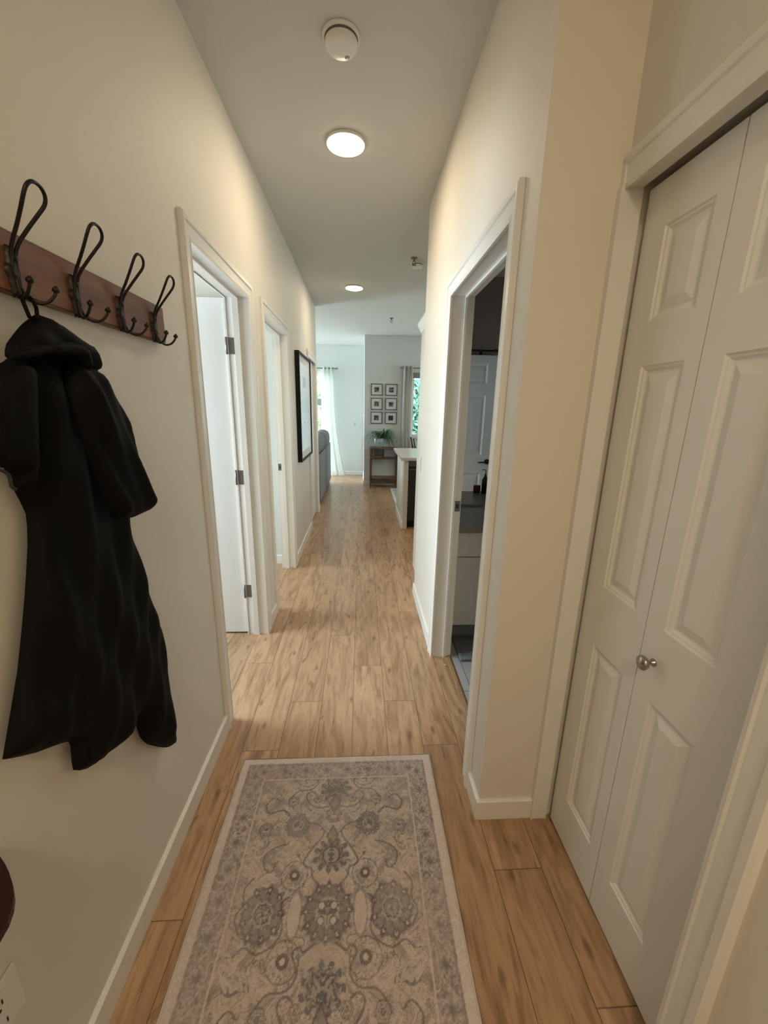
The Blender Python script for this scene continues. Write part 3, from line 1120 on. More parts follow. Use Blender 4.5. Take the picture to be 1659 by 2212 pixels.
def build_rug():
    x0_, x1_, y0_, y1_ = -.489, .301, -.10, 1.403
    st = .0025
    nx, ny = int((x1_-x0_)/st)+1, int((y1_-y0_)/st)+1
    gx = np.linspace(x0_, x1_, nx)
    gy = np.linspace(y0_, y1_, ny)
    X, Y = np.meshgrid(gx, gy)
    rs = np.random.RandomState(5)
    u = X+.094
    au = np.abs(u)
    yc = .852
    v = Y-yc

    def vnoise(a_, b_, sc, seed):
        r = np.random.RandomState(seed).rand(64, 64)
        p, q2 = a_*sc, b_*sc
        i, j = np.floor(p).astype(int), np.floor(q2).astype(int)
        f, g = p-i, q2-j
        f, g = f*f*(3-2*f), g*g*(3-2*g)
        A = r[i % 64, j % 64]*(1-f)+r[(i+1) % 64, j % 64]*f
        B = r[i % 64, (j+1) % 64]*(1-f)+r[(i+1) % 64, (j+1) % 64]*f
        return A*(1-g)+B*g

    cream = np.array([.56, .48, .395])
    mid = np.array([.41, .35, .31])
    grey = np.array([.29, .255, .235])
    dark = np.array([.115, .10, .10])
    blue = np.array([.085, .09, .105])
    light = np.array([.68, .60, .52])
    col = np.zeros(X.shape+(3,))
    col[:] = cream

    def blend(maskv, c_):
        m3 = np.clip(maskv, 0, 1)[..., None]
        col[:] = col*(1-m3)+c_*m3

    # distance to rug edge
    e = np.minimum(np.minimum(X-x0_, x1_-X), np.minimum(y1_-Y, Y-y0_))
    # warped coordinates, mirrored left to right
    wu = au+.012*np.sin(v*70)+.01*(vnoise(au, v+3, 30, 2)-.5)
    wv = v+.010*np.cos(au*80)+.014*(vnoise(au+2, v+3, 28, 3)-.5)
    n1 = vnoise(wu+5, wv+5, 38, 11)
    n2 = vnoise(wu+7, wv+6, 62, 12)
    n3 = vnoise(X+7, Y+6, 9, 13)
    n4 = vnoise(X+7, Y+6, 210, 14)
    # field: blotchy damask grounds and curling contour lines
    blend((n1 > .56)*.55, mid)
    blend((n1 > .70)*.50, grey)
    n5 = vnoise(wu+2.3, wv+8, 22, 16)
    blend((n5 < .33)*.6, light*.93)
    cl = np.abs(n1-.56)
    blend(((cl > .02) & (cl < .05))*.45, light*.95)
    blend((cl < .022)*.75, dark*1.5)
    cl2 = np.abs(n2-.5)
    blend(((cl2 > .03) & (cl2 < .07))*.30, light*.95)
    blend((cl2 < .026)*.55, grey*.75)
    n6 = vnoise(wu+1, wv+2, 105, 15)
    blend((np.abs(n6-.5) < .030)*.42, dark*1.2)
    blend((n6 > .78)*.45, grey)
    blend((n6 < .20)*.40, light)
    n7 = vnoise(wu+4, wv+5, 150, 17)

    def flower(cx, cy, R_, n, fill, outl=dark, inner=grey, sq=1.0, both=True, rot=0, strength=.8):
        for s in ((-1, 1) if both and abs(cx) > .004 else (1,)):
            du, dv = (u-s*cx), (v-cy)*sq
            r = np.hypot(du, dv)+.10*R_*(n7-.5)
            th = np.arctan2(dv, du)+rot
            edge = .84+.12*np.abs(np.cos(n*th/2))+.05*np.cos(2*n*th)
            d = r/(R_*edge)
            blend((d < 1)*strength*.90, fill)
            blend(((np.abs(d-1) < .07))*.6, outl*1.3)
            # ring of small curled petals
            w_ = np.cos(n*th)
            blend(((d > .72) & (d < .97) & (w_ > .35))*.85, outl*1.1)
            blend(((d > .78) & (d < .90) & (w_ > .75))*.8, light*.9)
            blend(((d > .50) & (d < .70) & (np.cos(n*th+1.6) > .25))*.55, outl*1.5)
            blend((np.abs(d-.46) < .045)*.6, light*.85)
            blend(((d < .42) & (n7 > .5))*.7, outl*1.2)
            blend(((d < .40) & (n7 <= .38))*.6, light*.9)
            blend((d < .13)*.8, inner*1.2)

    def ring(cx, cy, R_, c_=dark):
        for s in (-1, 1):
            r = np.hypot((u-s*cx), (v-cy))
            th = np.arctan2(v-cy, u-s*cx)
            # outer dotted wreath
            blend(((np.abs(r-R_*2.6) < R_*.55) & (np.cos(11*th) > .1))*.65, grey)
            blend(((np.abs(r-R_*2.6) < R_*.25) & (np.cos(11*th) > .5))*.7, light)
            blend((np.abs(r-R_*3.2) < R_*.13)*.5, dark)
            blend((r < R_*1.25)*.8, c_)
            blend((r < R_*.55)*.9, light)

    def vine(pts, wd=.0028, c_=dark, st_=.65):
        pts = [Vector((p[0], p[1], 0)) for p in pts]
        sp = smooth_path(pts, 6)
        for s in (-1, 1):
            dm = np.full(X.shape, 9.)
            for A, B in zip(sp, sp[1:]):
                ax, ay, bx, by = s*A.x, A.y, s*B.x, B.y
                lo, hi = min(ay, by)-.02, max(ay, by)+.02
                rows = np.where((v[:, 0] > lo) & (v[:, 0] < hi))[0]
                if len(rows) == 0:
                    continue
                sl = slice(rows[0], rows[-1]+1)
                dx, dy = bx-ax, by-ay
                t = np.clip(((u[sl]-ax)*dx+(v[sl]-ay)*dy)/(dx*dx+dy*dy+1e-12), 0, 1)
                dm[sl] = np.minimum(dm[sl], np.hypot(ax+t*dx-u[sl], ay+t*dy-v[sl]))
            blend((dm < wd)*st_, c_)

    # pale reserves beside the medallion
    for s in (-1, 1):
        d = np.hypot((u-s*.098)/.020, v/.058)
        blend((d < 1)*.85, light*.93)
        blend((np.abs(d-1) < .10)*.45, dark)
    for sy in (1, -1):
        r = np.hypot(u/.055, (v-sy*.098)/.028)
        blend((r < 1)*.6, cream*1.05)
    for k in (0, 1, -1):
        o = -k*.56
        flower(0, .005+o, .076, 12, mid*.62, inner=grey, strength=.95)
        for th in range(4):
            a_ = pi/4+th*pi/2
            r = np.hypot(u-.026*cos(a_), v-o-.026*sin(a_))
            blend((r < .0085)*.85, light)
            blend((np.abs(r-.0105) < .002)*.7, dark*1.4)
        flower(.192, .005+o, .066, 9, grey*.95, sq=.9, inner=dark)
        flower(.192, .005+o, .024, 6, mid, inner=dark)
        ring(.113, .103+o, .013)
        ring(.113, -.103+o, .014)
        # palmettes
        for sy in (1, -1):
            cy = o+sy*.160
            du, dv = u, (v-cy)*sy
            th = np.arctan2(dv, du)
            rr_ = np.hypot(du, dv*1.12)+.008*(n7-.5)
            for j, (R_, cc) in enumerate(((.060, mid*.9), (.047, grey*.8), (.033, blue*1.5))):
                d = rr_/(R_*(.80+.20*np.abs(np.cos(5.5*th))))
                blend((d < 1)*(.60, .75, .85)[j], cc)
                blend(((np.abs(d-.92) < .10) & (np.cos(11*th+j*1.5) > -.2))*.75, blue*1.3)
                blend(((np.abs(d-.74) < .07) & (np.cos(11*th+j*1.5) > .3))*.6, light*.8)
            blend(((rr_ < .030) & (n7 > .55))*.75, light*.7)
            d = np.abs(u)/.020+np.abs((v-cy)*sy-.062)/.034
            blend((d < 1)*.7, grey)
            blend((np.abs(d-1) < .14)*.7, dark)
        flower(.126, .262+o, .044, 11, blue*1.7, outl=blue*1.1, inner=blue*1.5)
        flower(.236, .250+o, .026, 7, grey, inner=dark)
        flower(.0, .298+o, .030, 7, mid, inner=dark)
        flower(.155, .352+o, .022, 6, mid, inner=grey)
        flower(.065, .360+o, .018, 6, mid, inner=grey)
        vine([(.03, .072+o), (.055, .095+o), (.062, .12+o), (.088, .135+o), (.078, .165+o), (.05, .20+o), (.03, .235+o), (.055, .262+o), (.09, .27+o)])
        vine([(.03, -.068+o), (.058, -.085+o), (.075, -.075+o), (.088, -.092+o), (.07, -.13+o), (.095, -.16+o), (.14, -.165+o), (.175, -.20+o)])
        vine([(.12, .045+o), (.14, .03+o), (.135, .0+o), (.128, -.04+o), (.15, -.07+o), (.19, -.085+o), (.225, -.07+o), (.25, -.09+o)])
        vine([(.15, .20+o), (.19, .19+o), (.22, .165+o), (.215, .13+o), (.19, .115+o), (.18, .14+o)])
        vine([(.16, .30+o), (.19, .32+o), (.235, .31+o), (.255, .34+o), (.23, .37+o), (.205, .355+o)])
        vine([(.02, .33+o), (.05, .325+o), (.085, .335+o), (.11, .37+o), (.095, .39+o), (.075, .38+o)])
        vine([(.24, .10+o), (.262, .07+o), (.255, .03+o), (.27, .0+o), (.25, -.04+o)])
    # border
    bsel = e < .103
    bn = vnoise(au*1.0+9, v+9, 70, 21)
    colb = np.zeros_like(col)
    colb[:] = mid*.98
    # along-edge coordinate
    horiz = (y1_-Y) < np.minimum(X-x0_, x1_-X)
    s_ = np.where(horiz, u, v)
    dd = e
    per = .085
    ph = (s_/per) % 1-.5
    r = np.hypot(ph*per, dd-.066)
    th = np.arctan2(dd-.066, ph*per)

    def bb(mk, c_):
        m3 = np.clip(mk, 0, 1)[..., None]
        colb[:] = colb*(1-m3)+c_*m3
    bb((np.abs(bn-.5) < .05)*.60, light*.95)
    bb((np.abs(bn-.35) < .03)*.45, dark*1.5)
    bb((bn > .66)*.5, grey)
    bb((np.abs(vnoise(X+3, Y+1, 120, 23)-.5) < .07)*.50, light*.9)
    bb((vnoise(X+9, Y+4, 110, 24) > .74)*.6, dark*1.5)
    bb((np.abs(dd-.066-.014*np.sin(s_/per*2*pi)) < .003)*.5, light*.9)
    d = r/(.024*(.8+.2*np.cos(6*th)))
    bb((d < 1)*.55, grey)
    bb((np.abs(d-1) < .13)*.5, light*.9)
    bb((d < .42)*.7, dark*1.3)
    bb((np.abs(dd-.036) < .003)*.5, grey*.9)
    m3 = bsel[..., None]
    col = np.where(m3, colb, col)

    def blend2(maskv, c_):
        m4 = np.clip(maskv, 0, 1)[..., None]
        col[:] = col*(1-m4)+c_*m4
    blend2((np.abs(e-.103) < .0028)*.8, light)
    blend2((np.abs(e-.112) < .002)*.35, grey)
    blend2((e < .030)*1.0, light*1.02)
    # worn look: fading, warm and rosy patches, thread speckle
    blend2(np.clip((n3-.5)*1.0, 0, .25), mid*1.15)
    pink = np.exp(-(((X+.40)/.16)**2+((Y-1.34)/.09)**2))
    blend2(pink*.35*(e > .03), np.array([.34, .235, .235]))
    blend2(.16*vnoise(X+1, Y+1, 14, 31), cream)
    col *= np.array([.93, .905, .95])
    col *= (.90+.20*n4)[..., None]
    col *= (.95+.10*rs.rand(*X.shape))[..., None]
    Z = np.full(X.shape, .0105)+.0006*rs.rand(*X.shape)
    Z = Z-.006*np.exp(-np.maximum(e, 0)/.002)
    me = bpy.data.meshes.new('rug_pile')
    co = np.stack([X, Y, Z], -1).reshape(-1, 3)
    idx = np.arange(nx*ny).reshape(ny, nx)
    quads = np.stack([idx[:-1, :-1], idx[:-1, 1:], idx[1:, 1:], idx[1:, :-1]], -1).reshape(-1, 4)
    me.vertices.add(len(co))
    me.vertices.foreach_set('co', co.ravel().astype(np.float32))
    me.loops.add(quads.size)
    me.loops.foreach_set('vertex_index', quads.ravel().astype(np.int32))
    me.polygons.add(len(quads))
    me.polygons.foreach_set('loop_start', np.arange(0, quads.size, 4, dtype=np.int32))
    me.polygons.foreach_set('loop_total', np.full(len(quads), 4, dtype=np.int32))
    me.update()
    at = me.color_attributes.new('weave', 'FLOAT_COLOR', 'POINT')
    rgba = np.concatenate([col.reshape(-1, 3), np.ones((nx*ny, 1))], 1)
    at.data.foreach_set('color', rgba.ravel().astype(np.float32))
    m = bpy.data.materials.new('woven_rug')
    m.use_nodes = True
    nt = m.node_tree
    p = nt.nodes['Principled BSDF']
    ca = nt.nodes.new('ShaderNodeVertexColor')
    ca.layer_name = 'weave'
    nt.links.new(ca.outputs['Color'], p.inputs['Base Color'])
    p.inputs['Roughness'].default_value = .95
    p.inputs['Specular IOR Level'].default_value = .1
    me.materials.append(m)
    e_ = empty('runner_rug', (-.094, .65, 0), 'faded grey and cream oriental patterned rug on the oak floor in the foreground', 'rug')
    o = bpy.data.objects.new('pile', me)
    COL.objects.link(o)
    o.parent = e_
    o.matrix_parent_inverse = Matrix.Translation(e_.location).inverted()
    MB().box(x0_+.001, x1_-.001, y0_+.001, y1_-.001, .0, .0075).build('backing', mat('rug_backing', (.42, .37, .31), .95), e_)
    # stitched edge roll
    MB().tube([(x0_, y0_, .0065), (x1_, y0_, .0065), (x1_, y1_, .0065), (x0_, y1_, .0065)], .0042, 8, closed=True).build('bound_edge', mat('rug_binding', (.56, .49, .43), .95), e_)


build_rug()

# ------------------------------------------------------------------ foreground left: rounded dark wood table edge, outlet
tb = empty('console_table', (-.565, -.1, 0), 'dark red-brown rounded wooden table end at the left edge below the coat', 'table')
outl = [(XL+.003, -.9), (XL+.003, .53)]
outl += [(-.600, .530), (-.588, .522), (-.570, .510), (-.553, .497), (-.536, .482), (-.520, .465), (-.510, .450), (-.503, .433), (-.500, .412), (-.498, .37)]
outl += [(-.498, -.9)]
q_ = MB().prism(outl, 'Z', .732, .744)
q_.build('table_top', table_m, tb)
for y in (-.8, .05):
    MB().box(XL+.012, XL+.045, y, y+.035, 0, .732).build('leg', table_m, tb)

ol = empty('power_outlet', (XL, .47, .45), 'white electrical outlet plate low on the left wall under the coat', 'outlet')
MB().box(XL, XL+.006, .40, .521, .392, .497, bevel=.002).build('plate', plastic_m, ol)
for yy in (.478, .43):
    for zz in (.463, .418):
        f_ = MB().box(XL+.006, XL+.008, yy-.017, yy+.017, zz-.019, zz+.019, bevel=.0008).build('socket', plastic_m, ol)
        q_ = MB()
        q_.box(XL+.0078, XL+.0086, yy-.008, yy-.0055, zz-.003, zz+.007).box(XL+.0078, XL+.0086, yy+.0055, yy+.008, zz-.003, zz+.007)
        q_.lathe([(.0001, 0), (.003, 0), (.003, .0008), (.0001, .0008)], (XL+.0078, yy, zz-.010), 'X', 10)
        q_.build('slots', slot_m, f_)
ol2 = empty('power_outlet', (XL, 4.05, .46), 'white outlet plate low on the left wall below the large framed picture', 'outlet')
MB().box(XL, XL+.006, 4.01, 4.09, .40, .52, bevel=.002).build('plate', plastic_m, ol2)
MB().box(XL+.006, XL+.008, 4.03, 4.07, .42, .50).build('socket', plastic_m, ol2)
sw = empty('light_switch', (XR, 2.93, 1.07), 'white light switch on the right wall close to its far end', 'light switch')
MB().box(XR-.006, XR, 2.89, 2.965, 1.01, 1.13, bevel=.002).build('plate', plastic_m, sw)
MB().box(XR-.011, XR-.006, 2.91, 2.945, 1.035, 1.105, bevel=.002).build('rocker', plastic_m, sw)
sw = empty('light_switch', (-.145, YW1, 1.13), 'small switch plate on the far wall beside the white curtain', 'light switch')
MB().box(-.18, -.11, YW1-.006, YW1, 1.07, 1.19, bevel=.002).build('plate', far_m, sw)
MB().box(-.16, -.13, YW1-.010, YW1-.006, 1.10, 1.16).build('rocker', mat('grey_rocker', (.45, .47, .46), .5), sw)

MB().ball((.501, 2.031, .003), .006, (1.3, .7, .5), 6).build('crumb', crumb_m, label='tiny pale crumb on the floor beside the bathroom threshold', cat='crumb')

# ------------------------------------------------------------------ large framed picture on the left wall


def print_mat():
    m = bpy.data.materials.new('print_with_reflection')
    m.use_nodes = True
    nt = m.node_tree
    p = nt.nodes['Principled BSDF']
    q = NB(m)
    tc = nt.nodes.new('ShaderNodeTexCoord')
    sp = nt.nodes.new('ShaderNodeSeparateXYZ')
    nt.links.new(tc.outputs['Generated'], sp.inputs[0])
    g = q.noise(tc.outputs['Generated'], 3, 4)
    z = q.math('ADD', sp.outputs[2], q.math('MULTIPLY', q.math('SUBTRACT', g, .5), .25))
    col = q.ramp(z, [(0, (.66, .72, .76)), (.35, (.50, .60, .66)), (.55, (.42, .50, .54)), (.7, (.60, .62, .63)), (1, (.72, .72, .72))])  # pale blue tones include the window's reflection, painted into the print
    Y_, Z_ = sp.outputs[1], sp.outputs[2]

    def rect(y0_, y1_, z0_, z1_):
        a_ = q.math('MULTIPLY', q.math('GREATER_THAN', Y_, y0_), q.math('LESS_THAN', Y_, y1_))
        b_ = q.math('MULTIPLY', q.math('GREATER_THAN', Z_, z0_), q.math('LESS_THAN', Z_, z1_))
        return q.math('MULTIPLY', a_, b_)
    col = q.mix(rect(.25, .60, .74, .86), col, (.25, .28, .29))
    col = q.mix(rect(.25, .50, .74, .78), col, (.10, .11, .12))
    col = q.mix(rect(.28, .40, .31, .335), col, (.10, .12, .14))
    nt.links.new(col, p.inputs['Base Color'])
    p.inputs['Roughness'].default_value = .12
    return m


fr = empty('framed_picture', (XL, 4.37, 1.45), 'large tall picture in a deep black frame on the left hallway wall', 'picture')
y0_, y1_, z0_, z1_ = 3.945, 4.79, .940, 1.972
q_ = MB()
fw = .022
q_.box(XL, XL+.042, y0_, y0_+fw, z0_, z1_).box(XL, XL+.042, y1_-fw, y1_, z0_, z1_)
q_.box(XL, XL+.042, y0_+fw, y1_-fw, z0_, z0_+fw).box(XL, XL+.042, y0_+fw, y1_-fw, z1_-fw, z1_)
q_.build('frame', mat('black_frame', (.006, .006, .006), .5, spec=.2), fr)
MB().box(XL+.004, XL+.030, y0_+fw, y1_-fw, z0_+fw, z1_-fw).build('mat_board', mat_board, fr)
MB().box(XL+.030, XL+.032, y0_+.09, y1_-.09, z0_+.09, z1_-.09).build('print', print_mat(), fr)

# ------------------------------------------------------------------ six small pictures


def photo_mat(i):
    m = bpy.data.materials.new('photo_print')
    m.use_nodes = True
    nt = m.node_tree
    p = nt.nodes['Principled BSDF']
    q = NB(m)
    tc = nt.nodes.new('ShaderNodeTexCoord')
    v = nt.nodes.new('ShaderNodeMapping')
    v.inputs['Location'].default_value = (i*3.7, i*1.3, i*2.1)
    nt.links.new(tc.outputs['Generated'], v.inputs[0])
    g = q.noise(v.outputs[0], 2.2, 2)
    cols = [((.02, .03, .03), (.25, .27, .26)), ((.02, .02, .04), (.22, .22, .26)), ((.06, .10, .12), (.20, .27, .30)),
            ((.01, .025, .03), (.30, .35, .35)), ((.02, .04, .09), (.30, .38, .48)), ((.008, .01, .03), (.03, .04, .08))][i]
    nt.links.new(q.ramp(g, [(.42, cols[0]), (.62, cols[1])]), p.inputs['Base Color'])
    p.inputs['Roughness'].default_value = .4
    return m


rows = [(1.915, 1.706), (1.661, 1.444), (1.408, 1.188)]
cols_ = [(.170, .391), (.442, .667)]
k = 0
names = [['upper left', 'upper right'], ['middle left', 'middle right'], ['lower left', 'lower right']]
looks = [['with a grey-green photo', 'with a violet-grey photo'], ['with a slate-grey photo', 'with a dark green photo'], ['with a blue photo', 'with a near-black navy photo']]
for i, (zt_, zb_) in enumerate(rows):
    for j, (xa, xb) in enumerate(cols_):
        e = empty('picture_frame', ((xa+xb)/2, YW2, (zt_+zb_)/2), 'small square bronze picture frame ' + looks[i][j] + ', ' + names[i][j] + ' of the six', 'picture frame', 'six small frames on the far wall')
        q_ = MB()
        f_ = .014
        q_.box(xa, xa+f_, YW2-.02, YW2, zb_, zt_).box(xb-f_, xb, YW2-.02, YW2, zb_, zt_).box(xa+f_, xb-f_, YW2-.02, YW2, zb_, zb_+f_).box(xa+f_, xb-f_, YW2-.02, YW2, zt_-f_, zt_)
        q_.build('frame', frame_m, e)
        MB().box(xa+f_, xb-f_, YW2-.010, YW2-.001, zb_+f_, zt_-f_).build('mat_board', mat_board, e)
        xm, zm = (xa+xb)/2, (zt_+zb_)/2
        MB().box(xm-.045, xm+.045, YW2-.012, YW2-.010, zm-.045, zm+.045).build('photo', photo_mat(k), e)
        k += 1

# ------------------------------------------------------------------ console table with plant
ct = empty('console_table', (.43, 7.6, 0), 'small walnut console table with open shelves against the far wall', 'console table')
xa, xb, ya, yb = .165, .69, 7.46, 7.765
MB().box(xa-.01, xb+.01, ya-.01, yb, .735, .757, bevel=.003).build('table_top', console_m, ct)
MB().box(xa, xb, ya, yb, .545, .563).build('shelf', console_m, ct)
MB().box(xa, xb, ya, yb, .165, .19).build('shelf', console_m, ct)
MB().box(xa+.02, xb-.02, ya+.02, yb, .085, .165).build('lower_rail', console_m, ct)
for x in (xa, xb-.03):
    for y in (ya, yb-.03):
        MB().prism([(x, y), (x+.03, y), (x+.03, y+.03), (x, y+.03)], 'Z', 0, .735).build('leg', console_m, ct)
for x in (.225, .41):
    MB().box(x, x+.018, ya+.01, yb, .563, .735).build('divider', console_m, ct)
q_ = MB().box(.245, .395, 7.55, 7.70, .563, .600)
q_.build('shelf_box', mat('tan_box', (.28, .20, .15), .7), label='small tan box inside the console table shelf', cat='box')

pp = empty('potted_plant', (.345, 7.60, .757), 'spider plant with arching leaves in an aqua pot on the console table', 'plant')
MB().lathe([(.0001, .757), (.060, .757), (.078, .80), (.088, .87), (.090, .925), (.084, .93), (.080, .90), (.0001, .90)], (.330, 7.58, 0), 'Z', 32).build('pot', pot_m, pp)
q_ = MB()
rp = random.Random(4)
for k in range(64):
    a_ = rp.uniform(0, 2*pi)
    L_ = rp.uniform(.20, .40)
    hgt = rp.uniform(.08, .22)
    drop = rp.uniform(.02, .24)
    cx, cy = .385+rp.uniform(-.05, .05), 7.60+rp.uniform(-.03, .03)
    wd = rp.uniform(.008, .014)
    pts = []
    for i in range(9):
        t = i/8
        r = L_*(t**.85)
        z = .90+hgt*4*t*(1-t)*.9+(hgt*.4-drop)*t*t
        y = cy+r*sin(a_)*.65
        pts.append(Vector((cx+r*cos(a_), min(y, 7.755), max(z, .775) if t > .3 else z)))
    side = Vector((-sin(a_), cos(a_), 0))
    prev = None
    for i, p in enumerate(pts):
        ww = wd*(1-(i/8)**2)*(.6+.4*min(1, i/2))+.0008
        A, B = q_.bm.verts.new(p-side*ww+Vector((0, 0, .002))), q_.bm.verts.new(p+side*ww+Vector((0, 0, .002)))
        Cm = q_.bm.verts.new(p-Vector((0, 0, .002)))
        if prev:
            for u_, v_ in ((0, 1), (1, 2)):
                tri = [prev[0], prev[2], prev[1]]
                cur = [A, Cm, B]
                f = q_.bm.faces.new((tri[u_], tri[u_+1] if u_+1 < 3 else tri[0], cur[u_+1] if u_+1 < 3 else cur[0], cur[u_]))
                f.smooth = True
        prev = (A, B, Cm)
q_.build('foliage', leaf_m, pp, recalc=False)

# ------------------------------------------------------------------ windows, curtains, outside


def window(name, x0_, x1_, z0_, z1_, y, label, mull):
    e = empty(name, ((x0_+x1_)/2, y, z0_), label, 'window', kind='structure')
    q_ = MB()
    f_ = .05
    q_.box(x0_, x0_+f_, y+.03, y+.09, z0_, z1_).box(x1_-f_, x1_, y+.03, y+.09, z0_, z1_).box(x0_+f_, x1_-f_, y+.03, y+.09, z0_, z0_+f_).box(x0_+f_, x1_-f_, y+.03, y+.09, z1_-f_, z1_)
    for m_ in mull:
        q_.box(m_-.025, m_+.025, y+.03, y+.09, z0_+f_, z1_-f_)
    q_.build('window_frame', trim_m, e)
    MB().box(x0_+f_, x1_-f_, y+.056, y+.062, z0_+f_, z1_-f_).build('window_glass', glass_m, e)
    return e


window('window_1', W1[0], W1[1], W1[2], W1[3], YW1, 'tall bright window beside the white curtain', [-1.75])
w2 = window('window_2', W2[0], W2[1], W2[2], W2[3], YW2, 'window with green leaves outside, at the right of the far wall', [1.62])
MB().box(W2[0], W2[1], YW2+.005, YW2+.025, W2[3]-.10, W2[3]).build('roller_blind', blind_m, w2)
MB().box(W2[0]-.02, W2[1]+.02, YW2-.03, YW2+.03, W2[2]-.02, W2[2]).build('window_sill', trim_m, w2)


def curtain(top, bottom, y, z0_, z1_, m, n_f, amp, label, y_bottom=None):
    """top, bottom = (x0, x1)"""
    q_ = MB()
    NX, NZ = 90, 40
    rows_ = []
    for j in range(NZ+1):
        t = j/NZ
        z = z1_+(z0_-z1_)*t
        tt = t**2.3
        xa_ = top[0]*(1-tt)+bottom[0]*tt
        xb_ = top[1]*(1-tt)+bottom[1]*tt
        row = []
        for i in range(NX+1):
            s = i/NX
            yy = y+amp*(1-.25*t)*sin(2*pi*n_f*s+.5*sin(3*t))+(y_bottom-y if y_bottom else 0)*tt
            row.append(q_.bm.verts.new((xa_+(xb_-xa_)*s, yy, z)))
        rows_.append(row)
    for A, B in zip(rows_, rows_[1:]):
        for i in range(NX):
            q_.bm.faces.new((A[i], A[i+1], B[i+1], B[i])).smooth = True
    return q_


cu = empty('curtain', (-.6, 8.9, 0), 'white floor-length curtain flaring out over the floor at the far wall', 'curtain', None)
curtain((-.86, -.59), (-.92, -.33), 8.90, .01, 2.30, curtain_m, 3.5, .035, '', 8.84).build('drape', curtain_m, cu)
rd = empty('curtain_rod', (-1.5, 8.9, 2.27), 'dark curtain rod above the white flared curtain', 'curtain rod')
q_ = MB().tube([(-2.9, 8.90, 2.265), (-.535, 8.90, 2.265)], .011, 10).ball((-.525, 8.90, 2.265), .02)
q_.build('rod', hinge_m, rd)
MB().tube([(-.56, 8.90, 2.265), (-.56, 9.0, 2.265)], .008, 8).build('bracket', hinge_m, rd)
cu = empty('curtain', (.84, 7.7, 0), 'straight greige curtain at the left of the window on the far wall', 'curtain')
curtain((.735, .945), (.775, .965), 7.70, .03, 2.235, curtain2_m, 3, .03, '').build('drape', curtain2_m, cu)
rd = empty('curtain_rod', (1.6, 7.7, 2.2), 'dark curtain rod above the greige curtain', 'curtain rod')
q_ = MB().tube([(.725, 7.70, 2.20), (2.5, 7.70, 2.20)], .010, 10).ball((.715, 7.70, 2.20), .017)
q_.build('rod', hinge_m, rd)
MB().tube([(.73, 7.70, 2.20), (.73, 7.78, 2.20)], .007, 8).build('bracket', hinge_m, rd)


def tree(loc, h, r, n, seed, label, green):
    e = empty('tree', loc, label, 'tree', 'trees outside the windows')
    rt = random.Random(seed)
    MB().tube([(loc[0], loc[1], loc[2]), (loc[0]+.05, loc[1], loc[2]+h*.5), (loc[0], loc[1]+.1, loc[2]+h*.9)], [.12, .09, .03], 8).build('trunk', bark_m, e)
    q_ = MB()
    for k in range(n):
        while True:
            p = Vector((rt.uniform(-1, 1), rt.uniform(-1, 1), rt.uniform(-1, 1)))
            if .35 < p.length < 1:
                break
        p = Vector((loc[0]+p.x*r, loc[1]+p.y*r*.7, loc[2]+h*.55+p.z*h*.48))
        s = rt.uniform(.03, .07)
        a_ = Vector((rt.uniform(-1, 1), rt.uniform(-1, 1), rt.uniform(-1, 1))).normalized()
        b_ = a_.orthogonal().normalized()
        vs_ = [q_.bm.verts.new(p+v_) for v_ in (a_*s*1.6, b_*s*.7, -a_*s*1.6, -b_*s*.7)]
        q_.bm.faces.new(vs_)
    m = bpy.data.materials.new('tree_leaves')
    m.use_nodes = True
    nt = m.node_tree
    pr_ = nt.nodes['Principled BSDF']
    q = NB(m)
    tc = nt.nodes.new('ShaderNodeTexCoord')
    nt.links.new(q.ramp(q.noise(tc.outputs['Object'], 6, 3), [(.35, (green[0]*.7, green[1]*.7, green[2]*.75)), (.65, green)]), pr_.inputs['Base Color'])
    pr_.inputs['Roughness'].default_value = .5
    q_.build('crown', m, e, recalc=False)


tree((1.5, 11.5, -.3), 4.2, 1.5, 12000, 1, 'leafy blue-green tree outside the right-hand window', (.40, .72, .60))
tree((5.2, 13.6, -.3), 4.0, 1.5, 3000, 2, 'leafy tree farther right outside the right-hand window', (.40, .72, .58))
tree((-1.6, 12.3, -.3), 3.6, 1.1, 2200, 3, 'pale leafy tree outside the window behind the white curtain', (.62, .72, .45))
MB().box(-12, 14, YW1+.15, 22, -.35, -.3).build('ground', grass_m, kind='structure', label='grass outside the windows', cat='ground')
fe = empty('fence', (-1.5, 11.3, -.3), 'grey garden fence outside the window behind the white curtain', 'fence')
MB().box(-4.2, -.3, 11.28, 11.32, 1.52, 1.70).build('top_board', fence_m, fe)
for x in (-4.0, -2.9, -1.9, -.4):
    MB().box(x, x+.09, 11.25, 11.34, -.3, 1.75).build('post', fence_m, fe)

# ------------------------------------------------------------------ sofa
so = empty('sofa', (-1.1, 7.1, 0), 'grey fabric sofa seen from behind beyond the left wall', 'sofa')
MB().box(-.80, -.615, 5.98, 8.05, .06, .80, bevel=.02).build('back', sofa_m, so)
MB().box(-1.55, -.80, 5.98, 8.05, .06, .42, bevel=.02).build('seat_base', sofa_m, so)
for y in (6.03, 7.04):
    MB().box(-1.5, -.86, y, y+.98, .42, .55, bevel=.04).build('seat_cushion', sofa_m, so)
for y0_, y1_ in ((5.98, 6.00), (7.98, 8.05)):
    pass
q_ = MB().box(-.6165, -.612, 6.99, 7.005, .07, .79)
q_.build('back_seam', slot_m, so)
MB().tube([(-.62, 6.0, .80), (-.62, 8.04, .80)], .007, 8).build('piping', slot_m, so)
for x in (-1.5, -.66):
    for y in (6.05, 7.96):
        MB().box(x-.02, x+.02, y-.02, y+.02, 0, .06).build('foot', black_m, so)
